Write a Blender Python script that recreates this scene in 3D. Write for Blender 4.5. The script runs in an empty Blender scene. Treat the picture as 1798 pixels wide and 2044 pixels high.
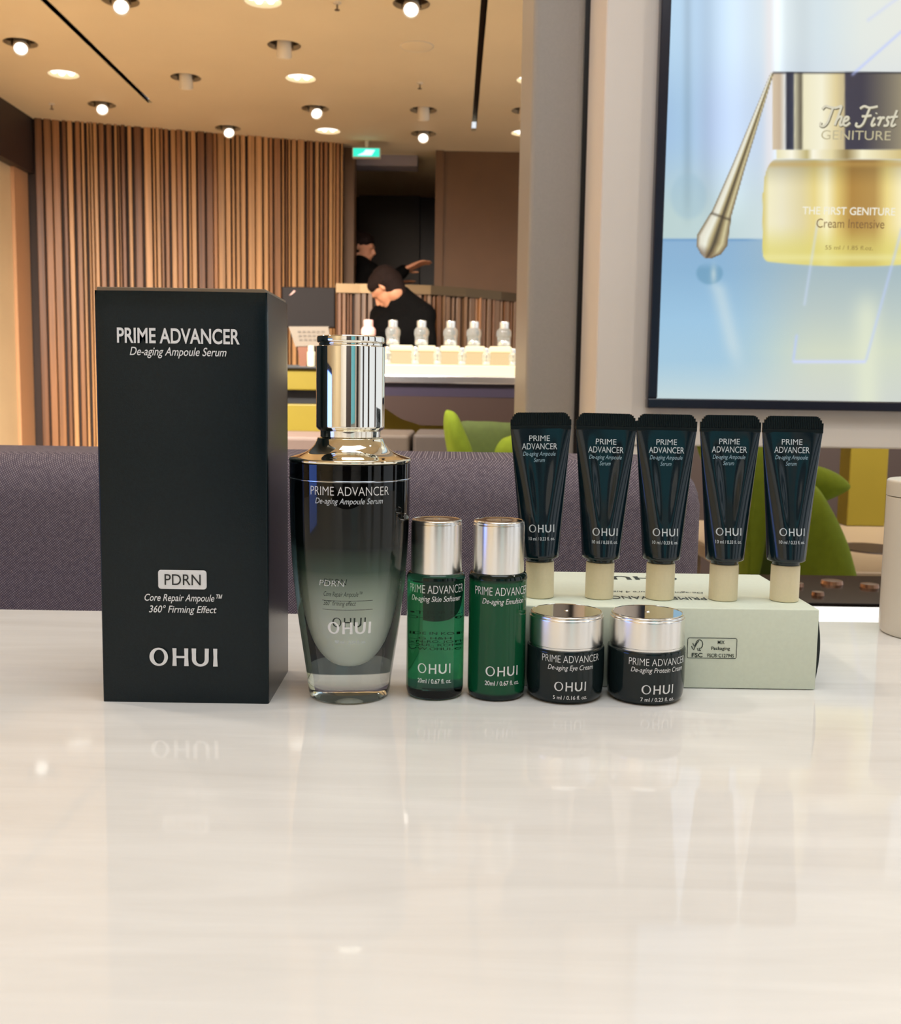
import bpy, bmesh, math, random
import numpy as np
from mathutils import Vector, Matrix
from mathutils.bvhtree import BVHTree

scene = bpy.context.scene
COL = scene.collection
random.seed(7)

# ------------------------------------------------------------------ camera
F_PX, CX, CY = 2100.0, 899.0, 1022.0
PITCH = math.atan((1022 - 788) / F_PX)
ROLL = math.radians(0.85)
ZC, TZ = 0.90, 0.75
cp, sp, cr, sr = math.cos(PITCH), math.sin(PITCH), math.cos(ROLL), math.sin(ROLL)
_R0, _U0, FWD = Vector((1, 0, 0)), Vector((0, sp, cp)), Vector((0, cp, -sp))
RGT = cr * _R0 + sr * _U0
UPV = -sr * _R0 + cr * _U0
CAM = Vector((0, 0, ZC))


def ray(px, py):
    return RGT * ((px - CX) / F_PX) + UPV * ((CY - py) / F_PX) + FWD


def at(px, py, Y):
    """world point seen at a photo pixel at depth Y"""
    d = ray(px, py)
    return CAM + d * (Y / d.y)


def on(px, py, z=TZ):
    """world point seen at a photo pixel on the level z"""
    d = ray(px, py)
    return CAM + d * ((z - ZC) / d.z)


cd = bpy.data.cameras.new('camera')
cam = bpy.data.objects.new('camera', cd)
COL.objects.link(cam)
cam.matrix_world = Matrix((
    (RGT.x, UPV.x, -FWD.x, CAM.x), (RGT.y, UPV.y, -FWD.y, CAM.y),
    (RGT.z, UPV.z, -FWD.z, CAM.z), (0, 0, 0, 1)))
cd.sensor_fit = 'HORIZONTAL'
cd.sensor_width = 36.0
cd.lens = 36.0 * F_PX / 1798.0
cd.clip_start = 0.02
cd.clip_end = 60
cd.dof.use_dof = True
cd.dof.focus_distance = 0.53
cd.dof.aperture_fstop = 34
scene.camera = cam

# ------------------------------------------------------------------ world, exposure
world = bpy.data.worlds.new('world')
scene.world = world
world.use_nodes = True
wb = world.node_tree.nodes['Background']
wb.inputs[0].default_value = (0.90, 0.95, 1.0, 1)
wb.inputs[1].default_value = 0.95
vs = scene.view_settings
scene.display_settings.display_device = 'sRGB'
vs.view_transform = 'Standard'
vs.look = 'None'
vs.exposure = 0.0
vs.gamma = 1.0
vs.use_curve_mapping = False
cy_ = scene.cycles
cy_.use_denoising = True
cy_.max_bounces = 12
cy_.diffuse_bounces = 4
cy_.glossy_bounces = 5
cy_.transmission_bounces = 10
cy_.transparent_max_bounces = 8
cy_.sample_clamp_indirect = 6.0
cy_.blur_glossy = 0.6


def area_lamp(name, loc, rot, sx, sy, power, color, parent=None, spread=None, disk=False):
    ld = bpy.data.lights.new(name, 'AREA')
    ld.shape = 'DISK' if disk else 'RECTANGLE'
    ld.size = sx
    if not disk:
        ld.size_y = sy
    ld.energy = power
    ld.color = color
    if spread:
        ld.spread = spread
    o = bpy.data.objects.new(name, ld)
    COL.objects.link(o)
    o.location = loc
    o.rotation_euler = rot
    if parent:
        o.parent = parent
    return o


CEIL = 2.40
# unseen fill lights added at ceiling height, over the table and towards the rear wall
area_lamp('added_fill_light', (0.15, 0.15, CEIL - 0.02), (0, 0, 0), 1.3, 0.8, 16, (0.88, 0.95, 1.0))
area_lamp('added_fill_light', (-0.6, -2.2, CEIL - 0.02), (math.radians(-32), 0, 0), 2.2, 1.0, 140, (0.88, 0.95, 1.0))
# two more added out of view, tilted to brighten the back of the room
area_lamp('added_fill_light', (-1.15, 2.75, CEIL - 0.03), (math.radians(43), 0, 0), 1.6, 0.5, 190, (1.0, 0.93, 0.83), spread=1.65)
area_lamp('added_fill_light', (1.5, 2.75, CEIL - 0.03), (math.radians(40), 0, 0), 1.2, 0.5, 60, (1.0, 0.93, 0.83), spread=1.65)


# ------------------------------------------------------------------ helpers
def lin(c):
    c = c / 255.0
    return c / 12.92 if c <= 0.04045 else ((c + 0.055) / 1.055) ** 2.4


def rgb(r, g, b):
    return (lin(r), lin(g), lin(b), 1.0)


def mat(name, color, rough=0.5, metal=0.0, spec=0.5, **kw):
    m = bpy.data.materials.new(name)
    m.use_nodes = True
    p = m.node_tree.nodes['Principled BSDF']
    p.inputs['Base Color'].default_value = color if len(color) == 4 else (*color, 1)
    p.inputs['Roughness'].default_value = rough
    p.inputs['Metallic'].default_value = metal
    p.inputs['Specular IOR Level'].default_value = spec
    for k, v in kw.items():
        p.inputs[k.replace('_', ' ')].default_value = v
    return m


def nodes_of(m):
    nt = m.node_tree
    return nt, nt.nodes, nt.links, nt.nodes['Principled BSDF']


def emis(name, color, strength):
    m = mat(name, (0.02, 0.02, 0.02), 0.5)
    p = m.node_tree.nodes['Principled BSDF']
    p.inputs['Emission Color'].default_value = color if len(color) == 4 else (*color, 1)
    p.inputs['Emission Strength'].default_value = strength
    return m


def noise_tint(m, scale, amt, stretch=(1, 1, 1), detail=4, bump=0.0, bump_scale=None):
    """small procedural variation of a material's own colour, with an optional fine bump"""
    nt, ns, ls, p = nodes_of(m)
    tc = ns.new('ShaderNodeTexCoord')
    mp = ns.new('ShaderNodeMapping')
    mp.inputs['Scale'].default_value = stretch
    ls.new(tc.outputs['Object'], mp.inputs[0])
    nz = ns.new('ShaderNodeTexNoise')
    nz.inputs['Scale'].default_value = scale
    nz.inputs['Detail'].default_value = detail
    ls.new(mp.outputs[0], nz.inputs[0])
    base = p.inputs['Base Color'].default_value[:]
    cr_ = ns.new('ShaderNodeValToRGB')
    cr_.color_ramp.elements[0].position = 0.3
    cr_.color_ramp.elements[1].position = 0.7
    cr_.color_ramp.elements[0].color = [max(0, c * (1 - amt)) for c in base[:3]] + [1]
    cr_.color_ramp.elements[1].color = [min(1, c * (1 + amt)) for c in base[:3]] + [1]
    ls.new(nz.outputs[0], cr_.inputs[0])
    ls.new(cr_.outputs[0], p.inputs['Base Color'])
    if bump:
        nb = ns.new('ShaderNodeTexNoise')
        nb.inputs['Scale'].default_value = bump_scale or scale
        ls.new(mp.outputs[0], nb.inputs[0])
        bp = ns.new('ShaderNodeBump')
        bp.inputs['Strength'].default_value = bump
        bp.inputs['Distance'].default_value = 0.001
        ls.new(nb.outputs[0], bp.inputs['Height'])
        ls.new(bp.outputs[0], p.inputs['Normal'])
    return m


def obj(name, bm, m, parent=None, smooth=None):
    me = bpy.data.meshes.new(name)
    if isinstance(bm, bmesh.types.BMesh):
        bmesh.ops.recalc_face_normals(bm, faces=bm.faces)
        bm.to_mesh(me)
        bm.free()
    else:
        me = bm
        me.name = name
    o = bpy.data.objects.new(name, me)
    COL.objects.link(o)
    if m is not None:
        if isinstance(m, (list, tuple)):
            for k in m:
                me.materials.append(k)
        else:
            me.materials.append(m)
    if smooth is not None:
        me.polygons.foreach_set('use_smooth', [True] * len(me.polygons))
        me.set_sharp_from_angle(angle=math.radians(smooth))
    if parent:
        o.parent = parent
    return o


def tag(o, label, cat, group=None):
    o['label'] = label
    o['category'] = cat
    if group:
        o['group'] = group
    return o


def thing(name, label, cat, loc, rotz=0.0, group=None):
    o = bpy.data.objects.new(name, None)
    COL.objects.link(o)
    o.empty_display_size = 0.02
    o.location = loc
    o.rotation_euler = (0, 0, rotz)
    return tag(o, label, cat, group)


def struct(o):
    o['kind'] = 'structure'
    return o


def dup(root, loc, label, group=None, rot=None):
    r = root.copy()
    COL.objects.link(r)
    r.location = loc
    if rot is not None:
        r.rotation_euler = rot
    r['label'] = label
    if group:
        r['group'] = group
    for ch in list(root.children):
        c = ch.copy()
        COL.objects.link(c)
        c.parent = r
        for g in list(ch.children):
            d = g.copy()
            COL.objects.link(d)
            d.parent = c
    return r


def add_box(bm, x0, x1, y0, y1, z0, z1, bevel=0.0, seg=2):
    vs_ = [bm.verts.new(p) for p in ((x0, y0, z0), (x1, y0, z0), (x1, y1, z0), (x0, y1, z0),
                                     (x0, y0, z1), (x1, y0, z1), (x1, y1, z1), (x0, y1, z1))]
    fs = [bm.faces.new([vs_[i] for i in q]) for q in
          ((0, 3, 2, 1), (4, 5, 6, 7), (0, 1, 5, 4), (1, 2, 6, 5), (2, 3, 7, 6), (3, 0, 4, 7))]
    if bevel:
        es = set(e for f in fs for e in f.edges)
        bmesh.ops.bevel(bm, geom=list(es), offset=bevel, segments=seg, profile=0.5, affect='EDGES')
    return bm


def box(*a, **k):
    return add_box(bmesh.new(), *a, **k)


def add_prism(bm, pts, axis, a, b):
    """polygon pts extruded along axis ('x','y','z') from a to b; pts given in the two other axes in order"""
    def P(p, t):
        return {'x': (t, p[0], p[1]), 'y': (p[0], t, p[1]), 'z': (p[0], p[1], t)}[axis]
    va = [bm.verts.new(P(p, a)) for p in pts]
    vb = [bm.verts.new(P(p, b)) for p in pts]
    n = len(pts)
    bm.faces.new(va)
    bm.faces.new(vb[::-1])
    for i in range(n):
        bm.faces.new((va[i], vb[i], vb[(i + 1) % n], va[(i + 1) % n]))
    return bm


def add_lathe(bm, prof, seg=96, cap0=True, cap1=True, center=(0, 0, 0), mtx=None):
    rings = []
    for r, z in prof:
        ring = []
        for i in range(seg):
            a = 2 * math.pi * i / seg
            v = Vector((center[0] + r * math.sin(a), center[1] - r * math.cos(a), center[2] + z))
            if mtx is not None:
                v = mtx @ v
            ring.append(bm.verts.new(v))
        rings.append(ring)
    for k in range(len(rings) - 1):
        for i in range(seg):
            j = (i + 1) % seg
            bm.faces.new((rings[k][i], rings[k][j], rings[k + 1][j], rings[k + 1][i]))
    if cap0:
        bm.faces.new(rings[0][::-1])
    if cap1:
        bm.faces.new(rings[-1])
    return bm


def lathe(prof, seg=96, **k):
    return add_lathe(bmesh.new(), prof, seg, **k)


def round_profile(pts, rad):
    """round the corners of a polyline profile; rad is one radius or one per point"""
    out = []
    n = len(pts)
    for i, p in enumerate(pts):
        r = rad[i] if isinstance(rad, (list, tuple)) else rad
        if i == 0 or i == n - 1 or r <= 0:
            out.append(p)
            continue
        P0, P1, P2 = Vector(pts[i - 1]), Vector(p), Vector(pts[i + 1])
        a, b = P0 - P1, P2 - P1
        ra = min(r, a.length * 0.49, b.length * 0.49)
        A, B = P1 + a.normalized() * ra, P1 + b.normalized() * ra
        for t in (0, 0.2, 0.4, 0.6, 0.8, 1.0):
            q = A * (1 - t) ** 2 + P1 * 2 * t * (1 - t) + B * t ** 2
            out.append((q.x, q.y))
    return out


# ------------------------------------------------------------------ lettering
def _font_mesh(s, bold):
    cu = bpy.data.curves.new('glyphs', 'FONT')
    cu.body = s
    cu.size = 1.0
    cu.resolution_u = 5
    cu.offset = bold
    o = bpy.data.objects.new('glyphs', cu)
    COL.objects.link(o)
    dg = bpy.context.evaluated_depsgraph_get()
    me = bpy.data.meshes.new_from_object(o.evaluated_get(dg))
    v = np.array([p.co[:2] for p in me.vertices]) if len(me.vertices) else np.zeros((0, 2))
    f = [tuple(p.vertices) for p in me.polygons]
    bpy.data.objects.remove(o)
    bpy.data.curves.remove(cu)
    bpy.data.meshes.remove(me)
    return v, f


_CAPH = None


def glyphs(s, width, caph, italic=0.0, bold=0.0, spacing=None):
    """flat lettering: verts (x centred, y from the baseline) scaled to a width and a capital height"""
    global _CAPH
    if _CAPH is None:
        _CAPH = _font_mesh('H', 0)[0][:, 1].max()
    v, f = _font_mesh(s, bold)
    v = v.copy()
    x0, x1 = v[:, 0].min(), v[:, 0].max()
    v[:, 0] = (v[:, 0] - (x0 + x1) / 2) / (x1 - x0)
    y = v[:, 1] / _CAPH * caph
    k = width - italic * caph
    x = v[:, 0] * k + italic * (y - caph / 2)
    return np.stack([x, y], 1), f


def wordmark(width, h, light=False):
    """the four wide flared capitals of the wordmark"""
    polys = []
    W = 568.0
    vs_, fs = [], []

    def quadstrip(A, B, closed):
        n0 = len(vs_)
        n = len(A)
        for a, b in zip(A, B):
            vs_.append(a)
            vs_.append(b)
        for i in range(n if closed else n - 1):
            j = (i + 1) % n
            fs.append((n0 + 2 * i, n0 + 2 * i + 1, n0 + 2 * j + 1, n0 + 2 * j))
    # O: thick sides, thin top and bottom
    A, B = [], []
    for i in range(40):
        t = 2 * math.pi * i / 40
        A.append((77 + 77 * math.cos(t), 75 + 77 * math.sin(t)))
        B.append((80 + 44 * math.cos(t), 76 + 60 * math.sin(t)))
    quadstrip(A, B, True)

    def poly(p):
        n0 = len(vs_)
        vs_.extend(p)
        fs.append(tuple(range(n0, n0 + len(p))))
    # H
    poly([(190, 0), (226, 0), (224, 75), (226, 150), (192, 150), (195, 75)])
    poly([(288, 0), (326, 0), (322, 75), (324, 150), (290, 150), (292, 75)])
    poly([(224, 66), (292, 66), (292, 86), (224, 86)])
    # U
    A = [(352, 150), (354, 100), (354, 56)]
    B = [(390, 150), (388, 100), (388, 58)]
    for i in range(1, 12):
        t = math.pi + math.pi * i / 12
        A.append((424 + 70 * math.cos(t), 56 + 58 * math.sin(t)))
        B.append((424 + 36 * math.cos(t), 58 + 40 * math.sin(t)))
    A += [(494, 56), (494, 100), (496, 150)]
    B += [(460, 58), (461, 100), (462, 150)]
    quadstrip(A, B, False)
    # I
    poly([(530, 0), (568, 0), (564, 75), (566, 150), (532, 150), (534, 75)])
    v = np.array(vs_, float)
    if light:      # slimmer strokes on the small packs
        for x0_, x1_ in ((190, 226), (288, 326), (530, 568)):
            k_ = (v[:, 0] >= x0_ - 1) & (v[:, 0] <= x1_ + 1)
            m_ = (x0_ + x1_) / 2
            v[k_, 0] = m_ + (v[k_, 0] - m_) * 0.72
        for i_ in range(1, 80, 2):
            v[i_] = 77 + (v[i_, 0] - 77) * 1.22, 75 + (v[i_, 1] - 75) * 1.06
        for i_ in range(len(v)):
            if 351 < v[i_, 0] < 391 and v[i_, 1] > 54:
                v[i_, 0] = 371 + (v[i_, 0] - 371) * 0.74
            elif 459 < v[i_, 0] < 497 and v[i_, 1] > 54:
                v[i_, 0] = 478 + (v[i_, 0] - 478) * 0.74
    v[:, 0] = (v[:, 0] / W - 0.5) * width
    v[:, 1] = v[:, 1] / 150.0 * h
    return v, fs


def strokes(paths, w):
    """thin drawn lines, each path a list of points"""
    vs_, fs = [], []
    for p in paths:
        n = len(p)
        n0 = len(vs_)
        for i in range(n):
            a = np.array(p[max(0, i - 1)])
            b = np.array(p[min(n - 1, i + 1)])
            d = b - a
            d = d / (np.hypot(*d) + 1e-12)
            nrm = np.array((-d[1], d[0])) * w / 2
            vs_.append(tuple(np.array(p[i]) + nrm))
            vs_.append(tuple(np.array(p[i]) - nrm))
        for i in range(n - 1):
            fs.append((n0 + 2 * i, n0 + 2 * i + 1, n0 + 2 * i + 3, n0 + 2 * i + 2))
    return np.array(vs_, float), fs


def rrect(w, h, r, n=5):
    pts = []
    for (cx, cy, a0) in ((w / 2 - r, h / 2 - r, 0), (-w / 2 + r, h / 2 - r, 90), (-w / 2 + r, -h / 2 + r, 180), (w / 2 - r, -h / 2 + r, 270)):
        for i in range(n + 1):
            a = math.radians(a0 + 90 * i / n)
            pts.append((cx + r * math.cos(a), cy + r * math.sin(a)))
    return pts


def lay(name, vf, m, parent, fn):
    """place lettering: fn maps flat (x, y) to the parent's local space; printed ink, double faced"""
    v, f = vf
    me = bpy.data.meshes.new(name)
    me.from_pydata([fn(x, y) for x, y in v], [], f)
    me.update()
    me.materials.append(m)
    o = bpy.data.objects.new(name, me)
    COL.objects.link(o)
    o.parent = parent
    return o


# ------------------------------------------------------------------ materials
M = {}
M['ink'] = mat('white_ink', rgb(238, 240, 243), 0.45)
M['ink_silver'] = mat('pale_grey_ink', rgb(205, 214, 222), 0.4)
M['dark_ink_and_shadow'] = mat('dark_green_ink_and_shadow', rgb(22, 40, 34), 0.5)
M['black_ink'] = mat('black_ink', rgb(20, 24, 26), 0.5)
M['carton'] = noise_tint(mat('dark_teal_carton', (0.0042, 0.0112, 0.0150), 0.22, spec=0.26), 900, 0.15, bump=0.06, bump_scale=1800)
M['chrome'] = mat('polished_champagne_metal', (0.93, 0.90, 0.83), 0.03, 1.0)
M['gold_collar'] = mat('pale_gold_metal', (0.92, 0.86, 0.70), 0.035, 1.0)
M['satin'] = mat('satin_silver_metal', (0.90, 0.89, 0.87), 0.24, 1.0)
M['satin_top'] = mat('polished_cap_disc', (0.80, 0.74, 0.66), 0.08, 1.0)
M['jar'] = mat('dark_green_opaque_glass', (0.009, 0.0165, 0.018), 0.07, spec=0.35)
M['tube'] = mat('dark_teal_laminate', (0.0022, 0.0115, 0.0180), 0.14, spec=0.5)
M['cap_cream'] = noise_tint(mat('cream_plastic', rgb(232, 220, 186), 0.38), 800, 0.02)
M['mint'] = noise_tint(mat('pale_mint_card', rgb(222, 231, 215), 0.55), 500, 0.02)


def ramp_z(m, stops, socket='Base Color', axis=2):
    """colour of the glass itself along its height (object space, metres)"""
    nt, ns, ls, p = nodes_of(m)
    tc = ns.new('ShaderNodeTexCoord')
    sx = ns.new('ShaderNodeSeparateXYZ')
    ls.new(tc.outputs['Object'], sx.inputs[0])
    mr = ns.new('ShaderNodeMapRange')
    z0, z1 = stops[0][0], stops[-1][0]
    mr.inputs['From Min'].default_value = z0
    mr.inputs['From Max'].default_value = z1
    ls.new(sx.outputs[axis], mr.inputs['Value'])
    cr_ = ns.new('ShaderNodeValToRGB')
    els = cr_.color_ramp.elements
    while len(els) < len(stops):
        els.new(0.5)
    for e, (z, c) in zip(els, stops):
        e.position = (z - z0) / (z1 - z0)
    for e, (z, c) in zip(els, stops):
        e.color = c
    ls.new(mr.outputs[0], cr_.inputs[0])
    ls.new(cr_.outputs[0], p.inputs[socket])
    return m


# ------------------------------------------------------------------ the room
def slat_profile(p0, p1, nvec, seed):
    """irregular vertical battens along p0-p1 as one running plan profile"""
    rnd = random.Random(seed)
    p0, p1 = Vector(p0), Vector(p1)
    L = (p1 - p0).length
    d = (p1 - p0) / L
    n = Vector(nvec).normalized()
    pts, x = [], 0.0
    while x < L - 0.012:
        g = rnd.choice((0.005, 0.007, 0.010, 0.016))
        w = rnd.choice((0.010, 0.014, 0.020, 0.026, 0.038))
        h = rnd.uniform(0.016, 0.036)
        a, b = x + g, min(x + g + w, L)
        pts += [p0 + d * x, p0 + d * a, p0 + d * a + n * h * 0.85, p0 + d * (a + 0.003) + n * h, p0 + d * (b - 0.003) + n * h, p0 + d * b + n * h * 0.85, p0 + d * b]
        x = b
    pts.append(p1)
    return pts


def wood_slat(name, base):
    m = mat(name, base, 0.45)
    noise_tint(m, 16, 0.34, stretch=(3.2, 3.2, 0.06), detail=4)
    return m


def mark_slats(o, seed, mats):
    """each batten keeps one wood tone of its own; the backing board in the gaps is dark (seven profile edges per batten)"""
    rnd = random.Random(seed)
    for m_ in mats:
        o.data.materials.append(m_)
    tone = {}
    n = len(o.data.polygons)
    for k_, p_ in enumerate(o.data.polygons):
        if len(p_.vertices) > 4:
            continue
        i_ = k_ - 2
        s_, e_ = divmod(i_, 7)
        if s_ not in tone:
            tone[s_] = rnd.choice((0, 0, 2, 2, 3))
        p_.material_index = 1 if e_ == 0 else tone[s_]


M['floor'] = noise_tint(mat('stone_floor', rgb(196, 182, 164), 0.35), 3, 0.08)
M['ceiling'] = noise_tint(mat('cream_ceiling_paint', rgb(232, 210, 172), 0.8), 2.0, 0.03)
M['slat'] = wood_slat('oak_batten', rgb(184, 136, 88))
M['slat_mid'] = wood_slat('oak_batten_mid', rgb(150, 102, 62))
M['slat_deep'] = wood_slat('oak_batten_deep', rgb(118, 76, 44))
M['slat_gap'] = mat('dark_backing_board', rgb(50, 32, 22), 0.7)
M['slat_dark'] = wood_slat('walnut_batten', rgb(122, 90, 64))
M['brown_wall'] = noise_tint(mat('brown_wall_paint', rgb(104, 72, 44), 0.6), 6, 0.06)
M['dark_wall'] = mat('dark_brown_laminate', rgb(58, 43, 34), 0.45)
M['beige_wall'] = noise_tint(mat('beige_wall_paint', rgb(226, 200, 158), 0.7), 3, 0.04)
M['soffit'] = mat('dark_brown_bulkhead', rgb(52, 40, 36), 0.5)
M['black'] = mat('black_plastic', (0.006, 0.006, 0.007), 0.35)
M['white_wall'] = noise_tint(mat('white_wall_paint', rgb(228, 222, 214), 0.6), 4, 0.02)

a_ = on(66, 237, CEIL)
A0 = Vector((a_.x, a_.y))
a_ = on(683, 288, CEIL)
A1_ = Vector((a_.x, a_.y))
XL = A0.x
YCOR = A0.y
YW = on(1000, 303, CEIL).y

struct(obj('floor', box(-3.4, 3.6, -4.2, 9.2, -0.05, 0), M['floor']))

# recessed lamps and slots: (photo pixel of the recess, kind)
SPOTS = [((41, 86), 'lit'), ((240, 2), 'lit'), ((371, 155), 'off'), ((203, 209), 'lit'), ((455, 256), 'lit'),
         ((567, 91), 'off'), ((821, 8), 'lit'), ((629, 217), 'lit'), ((845, 220), 'off'), ((845, 267), 'lit'), ((1048, 221), 'off')]
DISCS = [(127, 149), (525, 3), (600, 157), (654, 262), (1061, 160), (1045, 266)]


def ceil_pt(px, py):
    return on(px, py, CEIL)


ceil_bm = box(-3.4, 3.6, -4.2, 9.2, CEIL, CEIL + 0.02)
cut = bmesh.new()
for (p, k) in SPOTS:
    c = ceil_pt(*p)
    add_lathe(cut, [(0.072, -0.05), (0.072, 0.05)], 32, center=(c.x, c.y, CEIL + 0.01))
for p in DISCS:
    c = ceil_pt(*p)
    add_lathe(cut, [(0.076, -0.05), (0.076, 0.05)], 32, center=(c.x, c.y, CEIL + 0.01))
SLOTS = []
a, b = ceil_pt(303, 206), ceil_pt(85, 0)
SLOTS.append(((a.x + b.x) / 2, min(a.y, b.y) - 1.2, max(a.y, b.y)))
a, b = ceil_pt(945, 263), ceil_pt(967, 0)
SLOTS.append(((a.x + b.x) / 2, min(a.y, b.y) - 1.2, max(a.y, b.y)))
for (x, y0, y1) in SLOTS:
    add_box(cut, x - 0.0135, x + 0.0135, y0, y1, CEIL - 0.05, CEIL + 0.06)
ceil_o = obj('ceiling', ceil_bm, M['ceiling'])
cut_o = obj('cutter', cut, None)
bo = ceil_o.modifiers.new('holes', 'BOOLEAN')
bo.object = cut_o
bo.operation = 'DIFFERENCE'
bo.solver = 'EXACT'
dg = bpy.context.evaluated_depsgraph_get()
dg.update()
cme = bpy.data.meshes.new_from_object(ceil_o.evaluated_get(dg))
ceil_o.modifiers.clear()
ceil_o.data = cme
bpy.data.objects.remove(cut_o)
struct(ceil_o)
for i, (x, y0, y1) in enumerate(SLOTS):
    bm = bmesh.new()
    add_prism(bm, [(x - 0.0135, CEIL + 0.002), (x - 0.0155, CEIL + 0.002), (x - 0.0155, CEIL + 0.06), (x + 0.0155, CEIL + 0.06), (x + 0.0155, CEIL + 0.002), (x + 0.0135, CEIL + 0.002), (x + 0.0135, CEIL + 0.055), (x - 0.0135, CEIL + 0.055)], 'y', y0, y1)
    tag(obj('ceiling_slot', bm, M['black']),
        ['thin dark ceiling slot on the left side', 'thin dark linear slot in the ceiling close to the grey column'][i], 'air slot')

# walls far away
A1 = A1_
dvec = (A1 - A0).normalized()
nrm = Vector((dvec.y, -dvec.x))
bm = bmesh.new()
prof = slat_profile(A0 + Vector((0.0, 0)), A1, nrm, 3)
prof = [(p.x, p.y) for p in prof] + [((A1 - nrm * 0.25).x, (A1 - nrm * 0.25).y), ((A0 - nrm * 0.25).x, (A0 - nrm * 0.25).y)]
add_prism(bm, prof, 'z', 0.0, CEIL)
ws = struct(obj('wall_back_slatted', bm, M['slat']))
mark_slats(ws, 5, (M['slat_gap'], M['slat_mid'], M['slat_deep']))

# post at the end of the battens, brown wall with the dark doorway behind the low curved wall
xj = at(708, 450, YW).x
xd = at(868, 450, YW).x
bm = bmesh.new()
add_box(bm, A1.x + 0.002, xj, YW - 0.06, YW + 0.10, 0, CEIL)
struct(obj('trim_1', bm, M['brown_wall']))
bm = bmesh.new()
add_box(bm, xd, 3.6, YW, YW + 0.12, 0, CEIL)
add_box(bm, xd, xd + 0.05, YW - 0.02, YW + 0.02, 0, CEIL)
struct(obj('wall_back', bm, M['brown_wall']))
# corridor behind the doorway
bm = bmesh.new()
add_box(bm, xj - 0.6, xd + 0.5, YW + 1.56, YW + 1.66, 0, CEIL)
add_box(bm, xj - 0.62, xj - 0.52, YW + 0.12, YW + 1.56, 0, CEIL)
add_box(bm, xd + 0.4, xd + 0.5, YW + 0.12, YW + 1.56, 0, CEIL)
struct(obj('wall_corridor', bm, M['dark_wall']))
dh = at(800, 331, YW + 0.13).z
struct(obj('trim_2', box(xj - 0.5, at(833, 330, YW + 0.13).x, YW + 0.13, YW + 0.3, dh, CEIL), mat('lilac_grey_bulkhead', rgb(150, 138, 140), 0.6)))
bm = bmesh.new()
c0, c1 = at(716, 350, YW + 1.5), at(838, 384, YW + 1.5)
add_box(bm, c0.x, c1.x, YW + 1.5, YW + 1.56, 0, c1.z)
struct(obj('door_1', bm, mat('dark_door_leaf', rgb(74, 58, 44), 0.5)))

struct(obj('trim_9', box(XL - 0.5, XL + 0.03, YCOR, YCOR + 0.06, 0, CEIL), M['soffit']))
# left side: dark bulkhead, lit beige niche wall, pink-brown post
zs = at(38, 343, YCOR - 0.05).z
struct(obj('trim_3', box(XL - 0.5, XL, 0.5, YCOR - 0.01, zs, CEIL), M['soffit']))
struct(obj('wall_left', box(XL - 0.5, XL - 0.055, -4.2, YCOR - 0.01, 0, zs), M['beige_wall']))
struct(obj('trim_4', box(XL - 0.054, XL - 0.035, YCOR - 0.2, YCOR - 0.01, 0, zs), mat('rose_brown_post', rgb(198, 150, 110), 0.5)))

# wall behind the photographer: white fittings, plus dark columns added to shape the cap reflections
bm = bmesh.new()
add_box(bm, -3.2, 3.6, -4.2, -4.1, 0, CEIL)
struct(obj('wall_rear', bm, M['white_wall']))
bm = bmesh.new()
add_box(bm, -0.70, 0.45, -4.09, -3.8, 0, CEIL)
struct(obj('trim_5', bm, M['soffit']))  # added dark column stands in for the figure mirrored in the cap
bm = bmesh.new()
add_box(bm, 2.1, 2.6, -4.09, -3.8, 0, CEIL)
struct(obj('trim_6', bm, M['soffit']))
struct(obj('trim_7', box(0.55, 1.6, -4.09, -4.0, 0.7, 2.2), mat('assumed_teal_panel', rgb(110, 190, 205), 0.4)))  # unseen teal panel, assumed from the teal mirrored in the cap
for k_, y_ in enumerate((-2.6, -0.9, 0.9)):
    struct(obj('trim_%d' % (10 + k_), box(3.3, 3.6, y_ - 0.16, y_ + 0.16, 0, CEIL), M['soffit']))  # unseen dark columns added to put stripes into the cap reflections
struct(obj('baseboard_rear', box(-3.2, 3.6, -4.09, -4.0, 0, 0.35), M['soffit']))

# ------------------------------------------------------------------ ceiling lamps
M['lamp_cup'] = mat('dark_bronze_recess', rgb(92, 74, 56), 0.45)
M['lamp_head'] = mat('cream_lamp_body', rgb(226, 212, 190), 0.45)
M['lens'] = emis('glowing_lens', (1.0, 0.95, 0.86), 3.2)
M['disc'] = emis('glowing_diffuser', (1.0, 0.94, 0.84), 2.2)

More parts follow.
